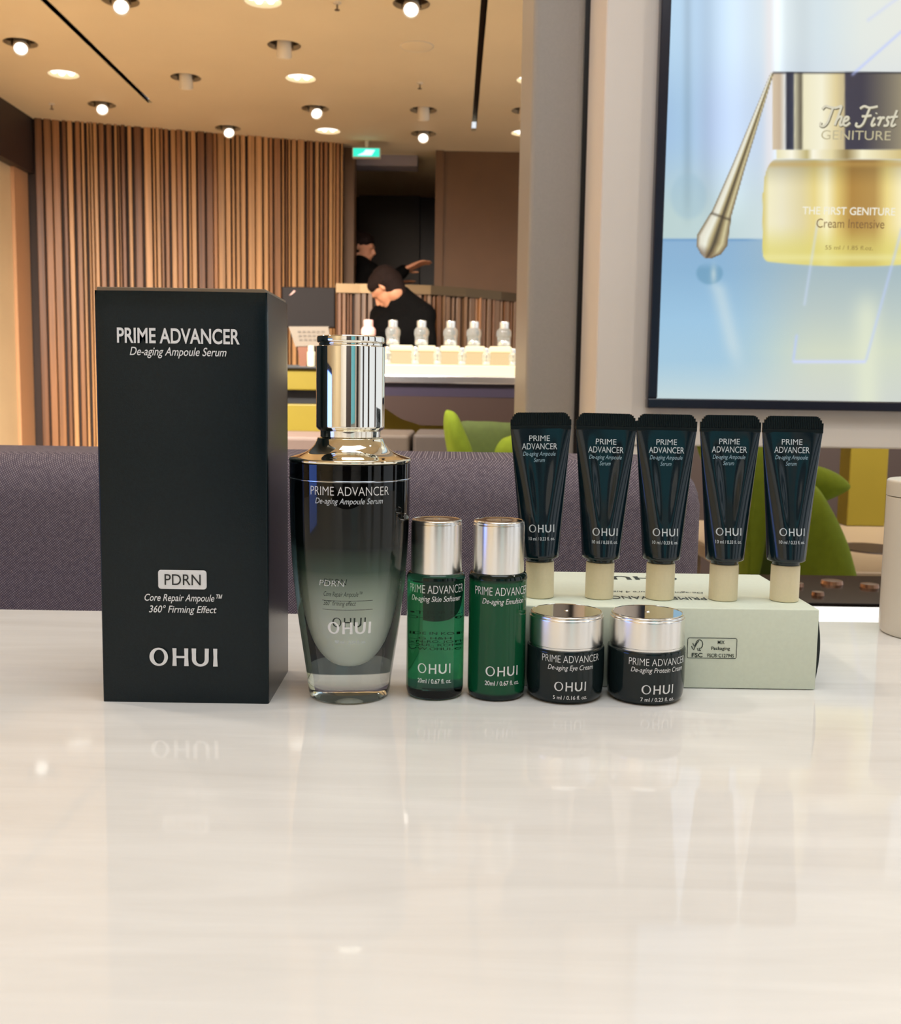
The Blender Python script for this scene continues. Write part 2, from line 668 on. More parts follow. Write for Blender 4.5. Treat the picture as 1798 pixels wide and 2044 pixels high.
spot_words = ['beside the dark bulkhead at far left', 'cut by the top of the frame above the left slot', 'unlit, right of the end of the left slot',
              'lit, just above the left part of the slatted wall', 'lit, hanging over the upper edge of the slatted wall',
              'unlit, near the top middle left of the ceiling', 'lit, top edge of the frame, left of the right slot',
              'lit, above a bright round lamp near the doorway', 'unlit, above a lit one left of the right slot',
              'lit, lowest one left of the right slot', 'unlit, partly hidden by the grey column']
WARM = (1.0, 0.88, 0.72)
for i, ((p, kind), w) in enumerate(zip(SPOTS, spot_words)):
    c = ceil_pt(*p)
    t = thing('spotlight', 'recessed swivel ceiling spotlight, ' + w, 'ceiling lamp', (c.x, c.y, CEIL), 0, 'recessed ceiling spotlights')
    obj('recess_cup', lathe([(0.070, 0.0), (0.0725, 0.0), (0.0725, 0.12), (0.0, 0.121), (0.0, 0.118), (0.070, 0.117)], 32, cap0=False, cap1=False), M['lamp_cup'], t, 40)
    for s in (-1, 1):
        obj('bracket', box(s * 0.036 - 0.002, s * 0.036 + 0.002, -0.012, 0.012, -0.01, 0.118), M['lamp_cup'], t)
    if kind == 'lit':
        tilt = Matrix.Rotation(math.radians(-52), 4, 'X')
        side = Matrix.Rotation(math.radians(0 if c.x > -0.4 else 22), 4, 'Z')
    else:
        tilt = Matrix.Rotation(math.radians(24), 4, 'X')
        side = Matrix.Rotation(math.radians(10 if c.x < -0.4 else 0), 4, 'Z')
    head = lathe([(0.0, 0.055), (0.022, 0.055), (0.030, 0.045), (0.033, -0.035), (0.030, -0.040), (0.027, -0.036)], 32, cap0=False, cap1=False)
    hm = side @ Matrix.Translation((0, -0.005, -0.012)) @ tilt
    bmesh.ops.transform(head, matrix=hm, verts=head.verts)
    ho = obj('lamp_head', head, M['lamp_head'], t, 40)
    ln = lathe([(0.0, -0.034), (0.010, -0.033), (0.020, -0.030), (0.0275, -0.026), (0.0275, -0.022), (0.0, -0.022)], 32, cap0=False, cap1=False)
    bmesh.ops.transform(ln, matrix=hm, verts=ln.verts)
    obj('lens', ln, M['lens'] if kind == 'lit' else mat('dark_lens', (0.2, 0.18, 0.15), 0.2), ho, 40)

disc_words = ['left of the left slot, near the bulkhead', 'cut by the top edge of the frame', 'largest whole one, in the middle of the ceiling',
              'nearest to the corner of the slatted wall', 'half hidden behind the upper part of the grey column', 'beside the grey column close to the back wall']
for p, w in zip(DISCS, disc_words):
    c = ceil_pt(*p)
    t = thing('downlight', 'bright white round recessed downlight, ' + w, 'ceiling lamp', (c.x, c.y, CEIL), 0, 'round bright downlights')
    obj('trim_ring', lathe([(0.072, 0.0), (0.0765, 0.0), (0.0765, 0.05), (0.072, 0.05)], 40, cap0=False, cap1=False), M['lamp_head'], t, 40)
    bm = bmesh.new()
    add_lathe(bm, [(0.0, 0.03), (0.0715, 0.03), (0.0715, 0.036), (0.0, 0.036)], 40, cap0=False, cap1=False)
    for k in range(6):
        aa = 2 * math.pi * k / 6
        add_lathe(bm, [(0.0, 0.004), (0.010, 0.007), (0.016, 0.016), (0.018, 0.03)], 16, cap0=False, cap1=False, center=(0.046 * math.cos(aa), 0.046 * math.sin(aa), 0))
    obj('diffuser', bm, M['disc'], t, 50)

# further unseen downlights added for light, towards and above the table, outside the frame
for (x, y) in ((-1.3, 2.1), (0.4, 2.3), (1.9, 3.6), (-1.2, 0.9), (1.4, 0.6)):
    area_lamp('added_ceiling_downlight', (x, y, CEIL - 0.012), (0, 0, 0), 0.14, 0, 8.0, (1.0, 0.9, 0.76), disk=True)

for i, (p, w) in enumerate((((673, 5), 'at the top edge of the frame'), ((838, 165), 'in the middle of the ceiling, left of the right slot'), ((103, 207), 'left, close to the dark bulkhead'))):
    c = ceil_pt(*p)
    t = thing('sprinkler', 'tiny ceiling sprinkler head ' + w, 'sprinkler', (c.x, c.y, CEIL), 0, 'sprinkler heads')
    obj('escutcheon', lathe([(0.016, 0.0), (0.014, -0.006), (0.006, -0.008)], 20), M['lamp_head'], t, 40)
    obj('deflector', lathe([(0.003, -0.008), (0.003, -0.026), (0.010, -0.027), (0.010, -0.029)], 16), M['lamp_cup'], t, 40)
c = ceil_pt(832, 92)
t = thing('ceiling_speaker', 'flush round cream speaker cover in the ceiling', 'speaker', (c.x, c.y, CEIL))
obj('cover', lathe([(0.070, 0.0), (0.069, -0.003), (0.062, -0.005), (0.0, -0.005)], 40, cap1=False), M['ceiling'], t, 40)
obj('rim', lathe([(0.074, 0.0), (0.074, -0.003), (0.0705, -0.003), (0.0705, 0.0)], 40, cap0=False, cap1=False), M['lamp_head'], t, 40)

# exit sign
YE = YW - 0.25
e0, e1 = at(705, 296, YE), at(757, 313, YE)
t = thing('exit_sign', 'small glowing green and white sign box under the ceiling above the doorway', 'sign', ((e0.x + e1.x) / 2, YE, e1.z))
w_, h_ = (e1.x - e0.x), e0.z - e1.z
obj('housing', box(-w_ / 2 - 0.006, w_ / 2 + 0.006, 0.0, 0.05, -0.005, h_ + 0.006, 0.003), M['lamp_head'], t)
obj('hanger', box(-0.01, 0.01, 0.015, 0.035, h_ + 0.005, CEIL - e1.z), M['lamp_head'], t)
obj('lit_panel', box(-w_ / 2, w_ / 2, -0.006, 0.0, 0.0, h_, 0.002), emis('sign_green', rgb(40, 215, 185), 1.4), t)
bm = bmesh.new()
add_prism(bm, [(-w_ * .34, h_ * .12), (w_ * .2, h_ * .12), (w_ * .34, h_ * .8), (-w_ * .02, h_ * .85), (-w_ * .1, h_ * .5)], 'y', -0.0075, -0.006)
obj('pictogram', bm, emis('sign_white', rgb(200, 240, 255), 1.6), t)

# ------------------------------------------------------------------ far counters
# low curved wall with a metal rail
rail_px = [(672, 567), (720, 568), (790, 569), (860, 571), (930, 576), (1000, 583), (1060, 591), (1140, 602), (1300, 625)]
RZ = 1.50
curve = []
for (px, py) in rail_px:
    q = on(px, py, RZ)
    curve.append((q.x, q.y))
bm = bmesh.new()
pts = []
for i in range(len(curve) - 1):
    d = (Vector(curve[i + 1]) - Vector(curve[i])).normalized()
    seg = slat_profile(curve[i], curve[i + 1], (d.y, -d.x), 20 + i)
    pts += [(p.x, p.y) for p in seg[:-1]]
pts.append(curve[-1])
back = [(x, y + 0.10) for x, y in curve][::-1]
add_prism(bm, pts + back, 'z', 0.0, RZ - 0.045)
wl = struct(obj('wall_low_curved', bm, M['slat_dark']))
mark_slats(wl, 9, (M['slat_gap'], M['slat_deep'], M['slat_mid']))
bm = bmesh.new()
front = [(x, y - 0.04) for x, y in curve]
add_prism(bm, front + [(x, y + 0.12) for x, y in curve][::-1], 'z', RZ - 0.05, RZ)
tag(obj('wall_rail', bm, mat('brushed_bronze', (0.16, 0.105, 0.058), 0.40, 1.0)), 'curved bronze capping rail along the low slatted wall behind the counter', 'rail')

# yellow counter and brown counter in front of the person
YC = 4.2


def px_poly(pp, Y):
    out = []
    for (px, py) in pp:
        q = at(px, py, Y)
        out.append((q.x, q.z))
    return out


M['yellow'] = noise_tint(mat('mustard_lacquer', rgb(112, 97, 27), 0.45, spec=0.25), 4, 0.05)
M['hull'] = mat('dark_brown_counter', rgb(42, 28, 23), 0.45, spec=0.3)
M['steel'] = mat('brushed_steel_band', (0.62, 0.60, 0.62), 0.22, 1.0)
t = thing('service_counter', 'mustard yellow service counter with black slot behind the serum bottle', 'counter', (-0.4, 4.85, 0))
T0 = Vector((-0.4, 4.85, 0))


def local_box(x0, x1, y0, y1, z0, z1, T, bevel=0.0):
    return box(x0 - T.x, x1 - T.x, y0 - T.y, y1 - T.y, z0 - T.z, z1 - T.z, bevel=bevel)


ya = at(560, 736, 4.75)
yb = at(690, 780, 4.75)
obj('upper_band', local_box(-1.2, yb.x, 4.75, 5.0, yb.z, ya.z, T0, 0.006), M['yellow'], t)
yc = at(600, 806, 4.75)
obj('slot', local_box(-1.2, yb.x, 4.81, 5.0, yc.z, yb.z, T0), M['black'], t)
yd = at(600, 862, 4.75)
obj('lower_band', local_box(-1.2, at(893, 850, 4.75).x, 4.75, 5.0, yd.z, yc.z - 0.001, T0, 0.006), M['yellow'], t)
obj('plinth', local_box(-1.15, at(893, 850, 4.75).x - 0.05, 4.83, 5.0, 0, yd.z, T0), M['hull'], t)
obj('top', local_box(-1.22, yb.x + 0.01, 4.73, 5.02, ya.z, ya.z + 0.012, T0, 0.003), M['black'], t)

T1 = Vector((0.2, 4.1, 0))
t = thing('display_counter', 'dark brown display counter with a steel band carrying lit perfume blocks', 'counter', T1)
hull = px_poly([(690, 788), (1110, 797), (1300, 800), (1300, 856), (1060, 852), (840, 849), (800, 836), (768, 815), (690, 800)], 4.1)
bm = bmesh.new()
add_prism(bm, [(x - T1.x, z) for x, z in hull], 'y', 0.0, 0.62)
obj('hull', bm, M['hull'], t)
xa = at(690, 760, 4.08).x
xb = 1.9
zb0, zb1 = at(900, 766, 4.08).z, at(900, 750, 4.08).z
obj('steel_band', local_box(xa, xb, 4.08, 4.72, zb0, zb1, T1, 0.004), M['steel'], t)
obj('fascia', local_box(xa, xb, 4.10, 4.72, at(900, 793, 4.1).z, zb0, T1, 0.003), mat('slate_blue_fascia', rgb(40, 34, 46), 0.25), t)
obj('plinth', local_box(0.35, 1.9, 4.2, 4.7, 0, at(900, 850, 4.1).z, T1), mat('black_brown_plinth', rgb(52, 40, 36), 0.5), t)
TOPZ = zb1
# glowing tray and blocks
warm = rgb(255, 226, 168)
M['tray'] = emis('lit_acrylic_tray', rgb(255, 232, 180), 1.5)
M['block'] = emis('lit_acrylic_block', rgb(250, 212, 146), 0.85)
tray_top = at(900, 728, 4.12).z
tag(obj('lit_tray', box(at(690, 730, 4.12).x, at(1130, 730, 4.12).x, 4.12, 4.55, TOPZ, tray_top, 0.006), M['tray']),
    'glowing warm white acrylic tray along the top of the brown display counter', 'display tray')
blk = [(700, 740), (777, 824), (834, 869), (879, 918), (928, 968), (977, 1021), (1032, 1075)]
blk_z = at(900, 690, 4.28).z
words = ['leftmost', 'second from left', 'third from left', 'fourth from left', 'fifth from left', 'sixth from left', 'rightmost, next to the grey column']
block_c = []
for (x0, x1), w in zip(blk, words):
    a, b = at(x0, 700, 4.28), at(x1, 700, 4.28)
    block_c.append(((a.x + b.x) / 2, 4.36))
    t = thing('display_block', 'glowing cream acrylic display block on the counter tray, ' + w, 'display block', ((a.x + b.x) / 2, 4.36, tray_top), 0, 'lit display blocks')
    hw = (b.x - a.x) / 2
    hb = blk_z - tray_top
    obj('body', box(-hw * .9, hw * .9, -0.07, 0.07, 0.0, hb - 0.022, 0.003), M['block'], t)
    obj('top_plate', box(-hw, hw, -0.08, 0.08, hb - 0.022, hb, 0.006), M['tray'], t)

M['perfume'] = mat('clear_bottle_glass', (0.80, 0.84, 0.83), 0.08, Transmission_Weight=0.85, IOR=1.35)
M['perfume_pink'] = mat('pink_bottle_glass', (0.92, 0.55, 0.5), 0.15, Transmission_Weight=0.4, IOR=1.4)
M['silver_small'] = mat('silver_cap', (0.85, 0.85, 0.84), 0.25, 0.9)


def perfume(name, label, loc, h, r, m, group, collar=True):
    t = thing(name, label, 'perfume bottle', loc, 0, group)
    obj('glass_body', lathe(round_profile([(0.0, 0), (r * .92, 0), (r * .95, h * .36), (r * 1.06, h * .42), (r * 1.06, h * .62), (r * .72, h * .72), (0, h * .72)], [0, r * .15, r * .05, r * .05, r * .2, r * .1, 0]), 32, cap0=False, cap1=False), m, t, 45)
    obj('label_band', lathe([(r * .955, h * .08), (r * .965, h * .09), (r * .965, h * .2), (r * .955, h * .21)], 32, cap0=False, cap1=False), M['silver_small'], t, 45)
    obj('cap', lathe(round_profile([(0, h * .72), (r * .68, h * .72), (r * .70, h * .98), (0, h)], [0, 0, r * .15, 0]), 32, cap0=False, cap1=False), m if m is M['perfume_pink'] else M['silver_small'], t, 45)
    return t


tops = [735, 784, 841, 899, 945.5, 1005.5, 1058]
pw = ['pink perfume bottle seen just above the chrome bottle cap', 'clear perfume bottle on a lit block, first one right of the pink bottle',
      'clear perfume bottle in front of the right side of the dark back', 'clear perfume bottle just right of the person in black', 'clear perfume bottle fifth along the lit counter, two before the grey column',
      'frosted perfume bottle with a squarer body, last whole one before the grey column', 'perfume bottle half hidden by the grey column']
for px, w, (bx, by) in zip(tops, pw, block_c):
    x = at(px, 690, 4.34).x
    perfume('perfume_bottle', w, (x, 4.34, blk_z), at(900, 640, 4.34).z - blk_z, 0.0285, M['perfume_pink'] if px == 735 else M['perfume'], 'tester bottles on the lit blocks')
sm = [758, 773 + 0, 829, 873, 922, 970.5, 1024]
sw = ['partly behind the chrome cap', 'first beside the chrome cap', 'between second and third lit block', 'between third and fourth lit block', 'between fourth and fifth lit block', 'between fifth and sixth lit block', 'between sixth and last lit block']
for px, w in zip(sm, sw):
    if px == 758:
        continue
    x = at(px, 715, 4.20).x
    perfume('sample_vial', 'small clear sample bottle low on the lit tray, ' + w, (x, 4.20, tray_top), (732 - 697) / F_PX * 4.2, 0.0165, M['perfume'], 'small bottles on the lit tray')

# till corner left of the serum cap
q = at(617, 610, 4.95)
zt = ya.z + 0.012
t = thing('till_monitor', 'black till monitor seen from behind on the yellow counter', 'monitor', (q.x, 4.95, zt))
m0, m1 = at(564, 573, 4.95), at(669, 655, 4.95)
obj('screen_back', box(m0.x - q.x, m1.x - q.x, -0.02, 0.02, m1.z - zt, m0.z - zt, 0.005), mat('black_monitor', rgb(26, 20, 19), 0.6, spec=0.15), t)
obj('stand', box(-0.03, 0.03, -0.01, 0.03, 0.0, m1.z - zt + 0.01), M['black'], t)
obj('foot', box(-0.10, 0.10, -0.06, 0.08, 0.0, 0.01, 0.003), M['black'], t)
bm = bmesh.new()
g0, g1 = at(590, 573 + 8, 4.925), at(582, 588, 4.925)
add_prism(bm, [(g1.x - q.x, g1.z - zt), (g0.x - q.x, g0.z - zt), (g0.x - q.x - 0.008, g0.z - zt + 0.004), (g1.x - q.x - 0.012, g1.z - zt - 0.004)], 'y', -0.024, -0.02)
obj('sticker', bm, mat('pale_sticker', rgb(170, 130, 120), 0.5), t)
k = [(577, 652), (656, 652), (661, 690), (590, 692)]
t = thing('card_terminal', 'beige sloping keypad panel in front of the black till monitor', 'till keypad', (at(620, 690, 4.82).x, 4.82, zt))
cxk = at(620, 690, 4.82).x
bm = bmesh.new()
add_prism(bm, [(x - cxk, z - zt) for x, z in px_poly(k, 4.82)], 'y', -0.012, 0.012)
obj('keypad', bm, mat('beige_plastic', rgb(112, 100, 86), 0.5), t)
bm = bmesh.new()
for r_ in range(3):
    for c_ in range(6):
        p_ = at(597 + c_ * 9.4 + r_ * 1.5, 662 + r_ * 8, 4.80)
        add_box(bm, p_.x - cxk - 0.007, p_.x - cxk + 0.007, -0.015, -0.012, p_.z - zt - 0.004, p_.z - zt + 0.004)
obj('keys', bm, mat('taupe_keys', rgb(88, 77, 66), 0.5), t)
bm = bmesh.new()
add_prism(bm, [(x - cxk, z - zt) for x, z in px_poly([(594, 690), (618, 690), (610, 738), (600, 738)], 4.82)], 'y', -0.008, 0.008)
obj('stand', bm, mat('orange_wood', rgb(104, 56, 26), 0.5), t)
x_, zz = at(621, 728, 4.78).x, zt
t = thing('lotion_bottle', 'small cream bottle standing on the yellow counter below the keypad', 'bottle', (x_, 4.78, zz))
hh = at(621, 690, 4.78).z - zz
obj('body', lathe(round_profile([(0, 0), (0.018, 0), (0.019, hh * .7), (0.012, hh * .74), (0, hh * .74)], [0, .004, .005, .003, 0]), 32, cap0=False, cap1=False), mat('cream_bottle', rgb(200, 192, 168), 0.35), t, 45)
obj('cap', lathe(round_profile([(0, hh * .74), (0.014, hh * .74), (0.014, hh), (0, hh)], [0, 0, .004, 0]), 32, cap0=False, cap1=False), mat('cream_cap', rgb(205, 198, 176), 0.3), t, 45)

# low tan seats below the counters
for i, (x0, x1, y0, w, c) in enumerate(((500, 640, 870, 'rose beige block bench visible between the dark carton and serum bottle', (100, 82, 74)),
                                        (700, 818, 866, 'tan block bench just right of the serum bottle shoulder', (70, 58, 48)),
                                        (824, 905, 866, 'brown grey block bench left of the green petal chair', (58, 48, 42)))):
    a, b = at(x0, y0, 3.5), at(x1, y0, 3.5)
    t = thing('block_bench', w, 'bench', ((a.x + b.x) / 2, 3.75, 0))
    hw = (b.x - a.x) / 2
    mm = noise_tint(mat('bench_cloth', rgb(*c), 0.7), 40, 0.05)
    obj('cushion', box(-hw, hw, -0.25, 0.25, a.z - 0.12, a.z, 0.012, 3), mm, t)
    obj('base', box(-hw + 0.01, hw - 0.01, -0.23, 0.23, 0.0, a.z - 0.12), mm, t)


# ------------------------------------------------------------------ people
def blob_mesh(segs, voxel, name, smooth_it=6):
    bm = bmesh.new()
    for (p0, r0, p1, r1) in segs:
        p0, p1 = Vector(p0), Vector(p1)
        L = (p1 - p0).length
        n = max(1, int(L / (min(r0, r1) * 0.35)))
        for i in range(n + 1):
            t_ = i / n
            bmesh.ops.create_icosphere(bm, subdivisions=2, radius=r0 + (r1 - r0) * t_, matrix=Matrix.Translation(p0.lerp(p1, t_)))
    me = bpy.data.meshes.new(name)
    bm.to_mesh(me)
    bm.free()
    o = bpy.data.objects.new(name, me)
    COL.objects.link(o)
    rm = o.modifiers.new('r', 'REMESH')
    rm.mode = 'VOXEL'
    rm.voxel_size = voxel
    sm_ = o.modifiers.new('s', 'SMOOTH')
    sm_.iterations = smooth_it
    dg_ = bpy.context.evaluated_depsgraph_get()
    dg_.update()
    out = bpy.data.meshes.new_from_object(o.evaluated_get(dg_))
    bpy.data.objects.remove(o)
    bpy.data.meshes.remove(me)
    return out


def head_segs(c, face, up, s=1.0):
    """skull, jaw, nose, ears, eye sockets ridge; c head centre, face direction, up direction"""
    f = Vector(face).normalized()
    u = Vector(up)
    u = (u - f * u.dot(f)).normalized()
    sd = f.cross(u)
    c = Vector(c)
    S = [(c + u * 0.025 * s - f * 0.012 * s, 0.082 * s, c + u * 0.02 * s + f * 0.012 * s, 0.080 * s),
         (c - u * 0.03 * s + f * 0.025 * s, 0.062 * s, c - u * 0.075 * s + f * 0.045 * s, 0.036 * s),
         (c - u * 0.085 * s + f * 0.066 * s, 0.020 * s, c - u * 0.082 * s + f * 0.058 * s, 0.022 * s),
         (c - u * 0.006 * s + f * 0.092 * s, 0.010 * s, c - u * 0.034 * s + f * 0.105 * s, 0.013 * s),
         (c + u * 0.012 * s + f * 0.078 * s - sd * 0.03 * s, 0.017 * s, c + u * 0.012 * s + f * 0.078 * s + sd * 0.03 * s, 0.017 * s),
         (c - u * 0.058 * s + f * 0.088 * s - sd * 0.015 * s, 0.009 * s, c - u * 0.058 * s + f * 0.088 * s + sd * 0.015 * s, 0.009 * s)]
    for k_ in (-1, 1):
        e = c + sd * k_ * 0.080 * s - f * 0.005 * s
        S.append((e + u * 0.018 * s, 0.012 * s, e - u * 0.022 * s, 0.009 * s))
    return S, (c, f, u, sd)


def hair_segs(fr, s=1.0, nape=True):
    c, f, u, sd = fr
    S = [(c + u * 0.045 * s - f * 0.03 * s, 0.083 * s, c + u * 0.042 * s + f * 0.012 * s, 0.080 * s),
         (c + u * 0.01 * s - f * 0.035 * s, 0.084 * s, c - u * 0.035 * s - f * 0.035 * s, 0.070 * s)]
    for k_ in (-1, 1):
        S.append((c + u * 0.05 * s + sd * k_ * 0.045 * s + f * 0.04 * s, 0.042 * s, c + u * 0.02 * s + sd * k_ * 0.058 * s - f * 0.03 * s, 0.040 * s))
    if nape:
        S.append((c - u * 0.05 * s - f * 0.04 * s, 0.055 * s, c - u * 0.085 * s - f * 0.045 * s, 0.040 * s))
    return S


def hand_segs(wrist, d, palm_n, curl=0.4):
    """palm, four unequal bent fingers and a thumb from the side of the palm"""
    d = Vector(d).normalized()
    n = Vector(palm_n)
    n = (n - d * n.dot(d)).normalized()
    w = d.cross(n)
    wrist = Vector(wrist)
    S = []
    for k_, x in enumerate((-0.027, -0.009, 0.009, 0.027)):
        S.append((wrist + d * 0.015 + w * x * 0.75, 0.013, wrist + d * 0.085 + w * x, 0.0115))
        L = (0.030, 0.040, 0.043, 0.037)[k_]
        p = wrist + d * 0.088 + w * x * 1.12
        dd = d.copy()
        for j in range(3):
            q_ = p + dd * L * (1.0, 0.72, 0.55)[j]
            S.append((p, 0.0088 - j * 0.0008, q_, 0.0082 - j * 0.0008))
            p = q_
            dd = (dd + n * curl * 0.7).normalized()
    p = wrist + d * 0.028 + w * 0.030
    q_ = p + (d * 0.6 + w * 0.75 + n * 0.2).normalized() * 0.040
    S.append((p, 0.013, q_, 0.0105))
    S.append((q_, 0.010, q_ + (d * 0.9 + w * 0.25 + n * 0.3).normalized() * 0.030, 0.008))
    return S


SKIN = noise_tint(mat('skin', rgb(206, 142, 108), 0.5, Subsurface_Weight=0.1), 30, 0.06)
HAIR = noise_tint(mat('dark_hair', rgb(34, 23, 20), 0.8, spec=0.12), 120, 0.3)
CLOTH = noise_tint(mat('black_jersey', rgb(12, 11, 11), 0.9, spec=0.08), 90, 0.2)


def person(name, label, base, head_c, face, up, neck, chest, hips, arms, foot_y=None):
    """base: floor point; arms: list of (shoulder, elbow, wrist, hand dir, palm normal)"""
    hs, fr = head_segs(head_c, face, up, 0.86)
    neck, chest, hips = Vector(neck), Vector(chest), Vector(hips)
    body = list(hs)
    hc = Vector(head_c)
    body.append((hc - fr[2] * 0.05 - fr[1] * 0.02, 0.056, neck, 0.056))
    torso = []
    sh = [Vector(a_[0]) for a_ in arms]
    torso.append((sh[0], 0.062, sh[1], 0.062))
    sl = (sh[1] - sh[0]) * 0.22
    mid = (sh[0] + sh[1]) / 2
    torso.append((neck, 0.062, mid, 0.085))
    for s_ in (-1, 1):
        torso.append((chest + sl * s_, 0.105, hips + sl * s_ * 0.55, 0.108))
        torso.append((sh[0 if s_ < 0 else 1], 0.066, chest + sl * s_, 0.100))
        torso.append((neck + sl * s_ * 0.3, 0.05, sh[0 if s_ < 0 else 1], 0.062))
    limbs = []
    for (s_, e_, w_, hd, pn) in arms:
        limbs.append((s_, 0.054, e_, 0.042))
        limbs.append((e_, 0.042, w_, 0.029))
        body += hand_segs(w_, hd, pn)
    legs = []
    for s_ in (-1, 1):
        h0 = hips + sl * s_ * 0.75 - Vector((0, 0, 0.04))
        ft = Vector((base[0], base[1], 0)) + sl * s_ * 0.9
        knee = (h0 + ft) / 2 + Vector((0, 0, 0.03)) + fr[1] * 0.02
        legs.append((h0, 0.086, knee, 0.058))
        legs.append((knee, 0.056, ft + Vector((0, 0, 0.09)), 0.038))
        fd = Vector((fr[1].x, fr[1].y, 0)).normalized()
        legs.append((ft + Vector((0, 0, 0.045)) - fd * 0.04, 0.045, ft + Vector((0, 0, 0.038)) + fd * 0.13, 0.036))
    root = obj(name, blob_mesh(body + torso + limbs + legs, 0.0065, name, 3), SKIN, None, 80)
    tag(root, label, 'person')
    shirt = [(a_, r0 + 0.012, b_, r1 + 0.012) for a_, r0, b_, r1 in torso + limbs]
    obj('top', blob_mesh(shirt, 0.012, 'top'), CLOTH, root, 80)
    tr = [(a_, r0 + 0.012, b_, r1 + 0.012) for a_, r0, b_, r1 in legs if b_.z > 0.05] + [(hips, 0.115, hips - Vector((0, 0, 0.06)), 0.115)]
    obj('trousers', blob_mesh(tr, 0.014, 'trousers'), CLOTH, root, 80)
    obj('hair', blob_mesh(hair_segs(fr, 0.86), 0.009, 'hair'), HAIR, root, 80)
    return root


YP = 5.42
hc = at(771, 574, YP)
nk = at(797, 596, YP + 0.02)
mid = at(803, 634, YP + 0.03)
hp = at(812, 725, YP + 0.10)
person('person', 'dark haired person in a black long sleeved top bending over behind the perfume counter',
       (hp.x + 0.02, YP + 0.15, 0), hc, (-0.62, 0.25, -0.62), (-0.45, 0.1, 0.85), nk, at(800, 660, YP + 0.02), hp,
       [(at(765, 634, YP + 0.12), at(752, 690, YP + 0.02), at(735, 742, YP - 0.12), (-0.5, -0.5, -0.6), (0.3, 0.2, -0.9)),
        (at(842, 632, YP - 0.05), at(852, 688, YP - 0.10), at(822, 745, YP - 0.22), (-0.7, -0.4, -0.5), (0.3, 0.2, -0.9))])
YQ = YW + 0.22
hc2 = at(722, 494, YQ)
person('person', 'dim dark haired person in black standing in the doorway reaching an arm to the right',
       (hc2.x - 0.05, YQ + 0.02, 0), hc2, (0.93, -0.2, -0.12), (0, 0, 1), at(716, 527, YQ), at(715, 585, YQ), at(712, 680, YQ),
       [(at(703, 546, YQ + 0.14), at(745, 590, YQ + 0.12), at(775, 575, YQ + 0.05), (0.8, 0, 0.3), (0, 0, -1)),
        (at(738, 546, YQ - 0.12), at(778, 562, YQ - 0.14), at(806, 540, YQ - 0.12), (0.8, 0, 0.35), (0, -0.3, -1))])


# ------------------------------------------------------------------ green petal chairs
M['green'] = noise_tint(mat('lime_felt', rgb(126, 146, 42), 0.9, spec=0.2), 60, 0.06)
M['green_shaded'] = noise_tint(mat('shaded_lime_felt', rgb(66, 78, 28), 0.85), 60, 0.08)  # darker copy of the lime felt paints the shaded inside of the chairs


def petal(outline, Y, bulge, thick, lean=0.0):
    """thick leaf: photo outline at depth Y, cushioned towards the viewer"""
    pts = [Vector((p.x, p.z)) for p in (at(px, py, Y) for px, py in outline)]
    # smooth closed curve
    P = []
    n = len(pts)
    for i in range(n):
        p0, p1, p2, p3 = pts[i - 1], pts[i], pts[(i + 1) % n], pts[(i + 2) % n]
        for t_ in (0, 0.25, 0.5, 0.75):
            P.append(0.5 * ((2 * p1) + (p2 - p0) * t_ + (2 * p0 - 5 * p1 + 4 * p2 - p3) * t_ ** 2 + (3 * p1 - p0 - 3 * p2 + p3) * t_ ** 3))
    c = sum(P, Vector((0, 0))) / len(P)
    bm = bmesh.new()
    zmin = min(p.y for p in P)
    loops = {}
    K = 7
    for side in (-1, 1):
        prev = None
        for k in range(K):
            s = 1 - k / K
            off = bulge * math.sqrt(max(0, 1 - s * s)) if side < 0 else thick * math.sqrt(max(0, 1 - s * s))
            if k == 0 and side == 1:
                ring = loops['rim']
            else:
                ring = [bm.verts.new((c.x + (p.x - c.x) * s, Y + side * off + lean * (p.y - zmin) * s, c.y + (p.y - c.y) * s)) for p in P]
                if k == 0:
                    loops['rim'] = ring
            if prev:
                for i in range(len(P)):
                    j = (i + 1) % len(P)
                    bm.faces.new((prev[i], prev[j], ring[j], ring[i]))
            prev = ring
        bm.faces.new(prev)
    return bm


def shift(bm, T):
    bmesh.ops.translate(bm, vec=-Vector(T), verts=bm.verts)
    return bm


def chair_base(t, r, z):
    obj('pedestal', lathe(round_profile([(0, 0), (r, 0), (r * .95, 0.02), (0.03, 0.04), (0.03, z), (0, z)], [0, .005, .01, .02, 0, 0]), 40, cap0=False, cap1=False), mat('steel_pedestal', (0.5, 0.5, 0.5), 0.3, 1.0), t, 40)


YG = 3.0
cc = at(960, 900, YG + 0.15)
t = thing('petal_chair', 'lime green petal shaped chair behind the sofa, left of the column', 'chair', (cc.x, cc.y, 0))
T = (cc.x, cc.y, 0)
obj('petal', shift(petal([(888, 822), (897, 819), (912, 828), (928, 862), (944, 905), (950, 960), (930, 985), (905, 960), (892, 900), (885, 850)], YG, 0.05, 0.03), T), M['green'], t, 60)
obj('petal', shift(petal([(1052, 850), (1060, 862), (1052, 900), (1040, 960), (1010, 985), (988, 950), (986, 905), (1000, 878), (1022, 868)], YG - 0.02, 0.05, 0.03), T), M['green'], t, 60)
obj('shell', shift(petal([(915, 846), (955, 841), (1000, 843), (1030, 850), (1040, 900), (1020, 970), (970, 1000), (930, 970), (918, 900)], YG + 0.25, 0.02, 0.04), T), M['green_shaded'], t, 60)
zseat = at(960, 960, YG).z
obj('seat', lathe(round_profile([(0, zseat - 0.18), (0.09, zseat - 0.18), (0.16, zseat - 0.02), (0.14, zseat), (0, zseat)], [0, .02, .03, .02, 0]), 48, cap0=False, cap1=False), M['green'], t, 60)
chair_base(t, 0.14, zseat - 0.17)

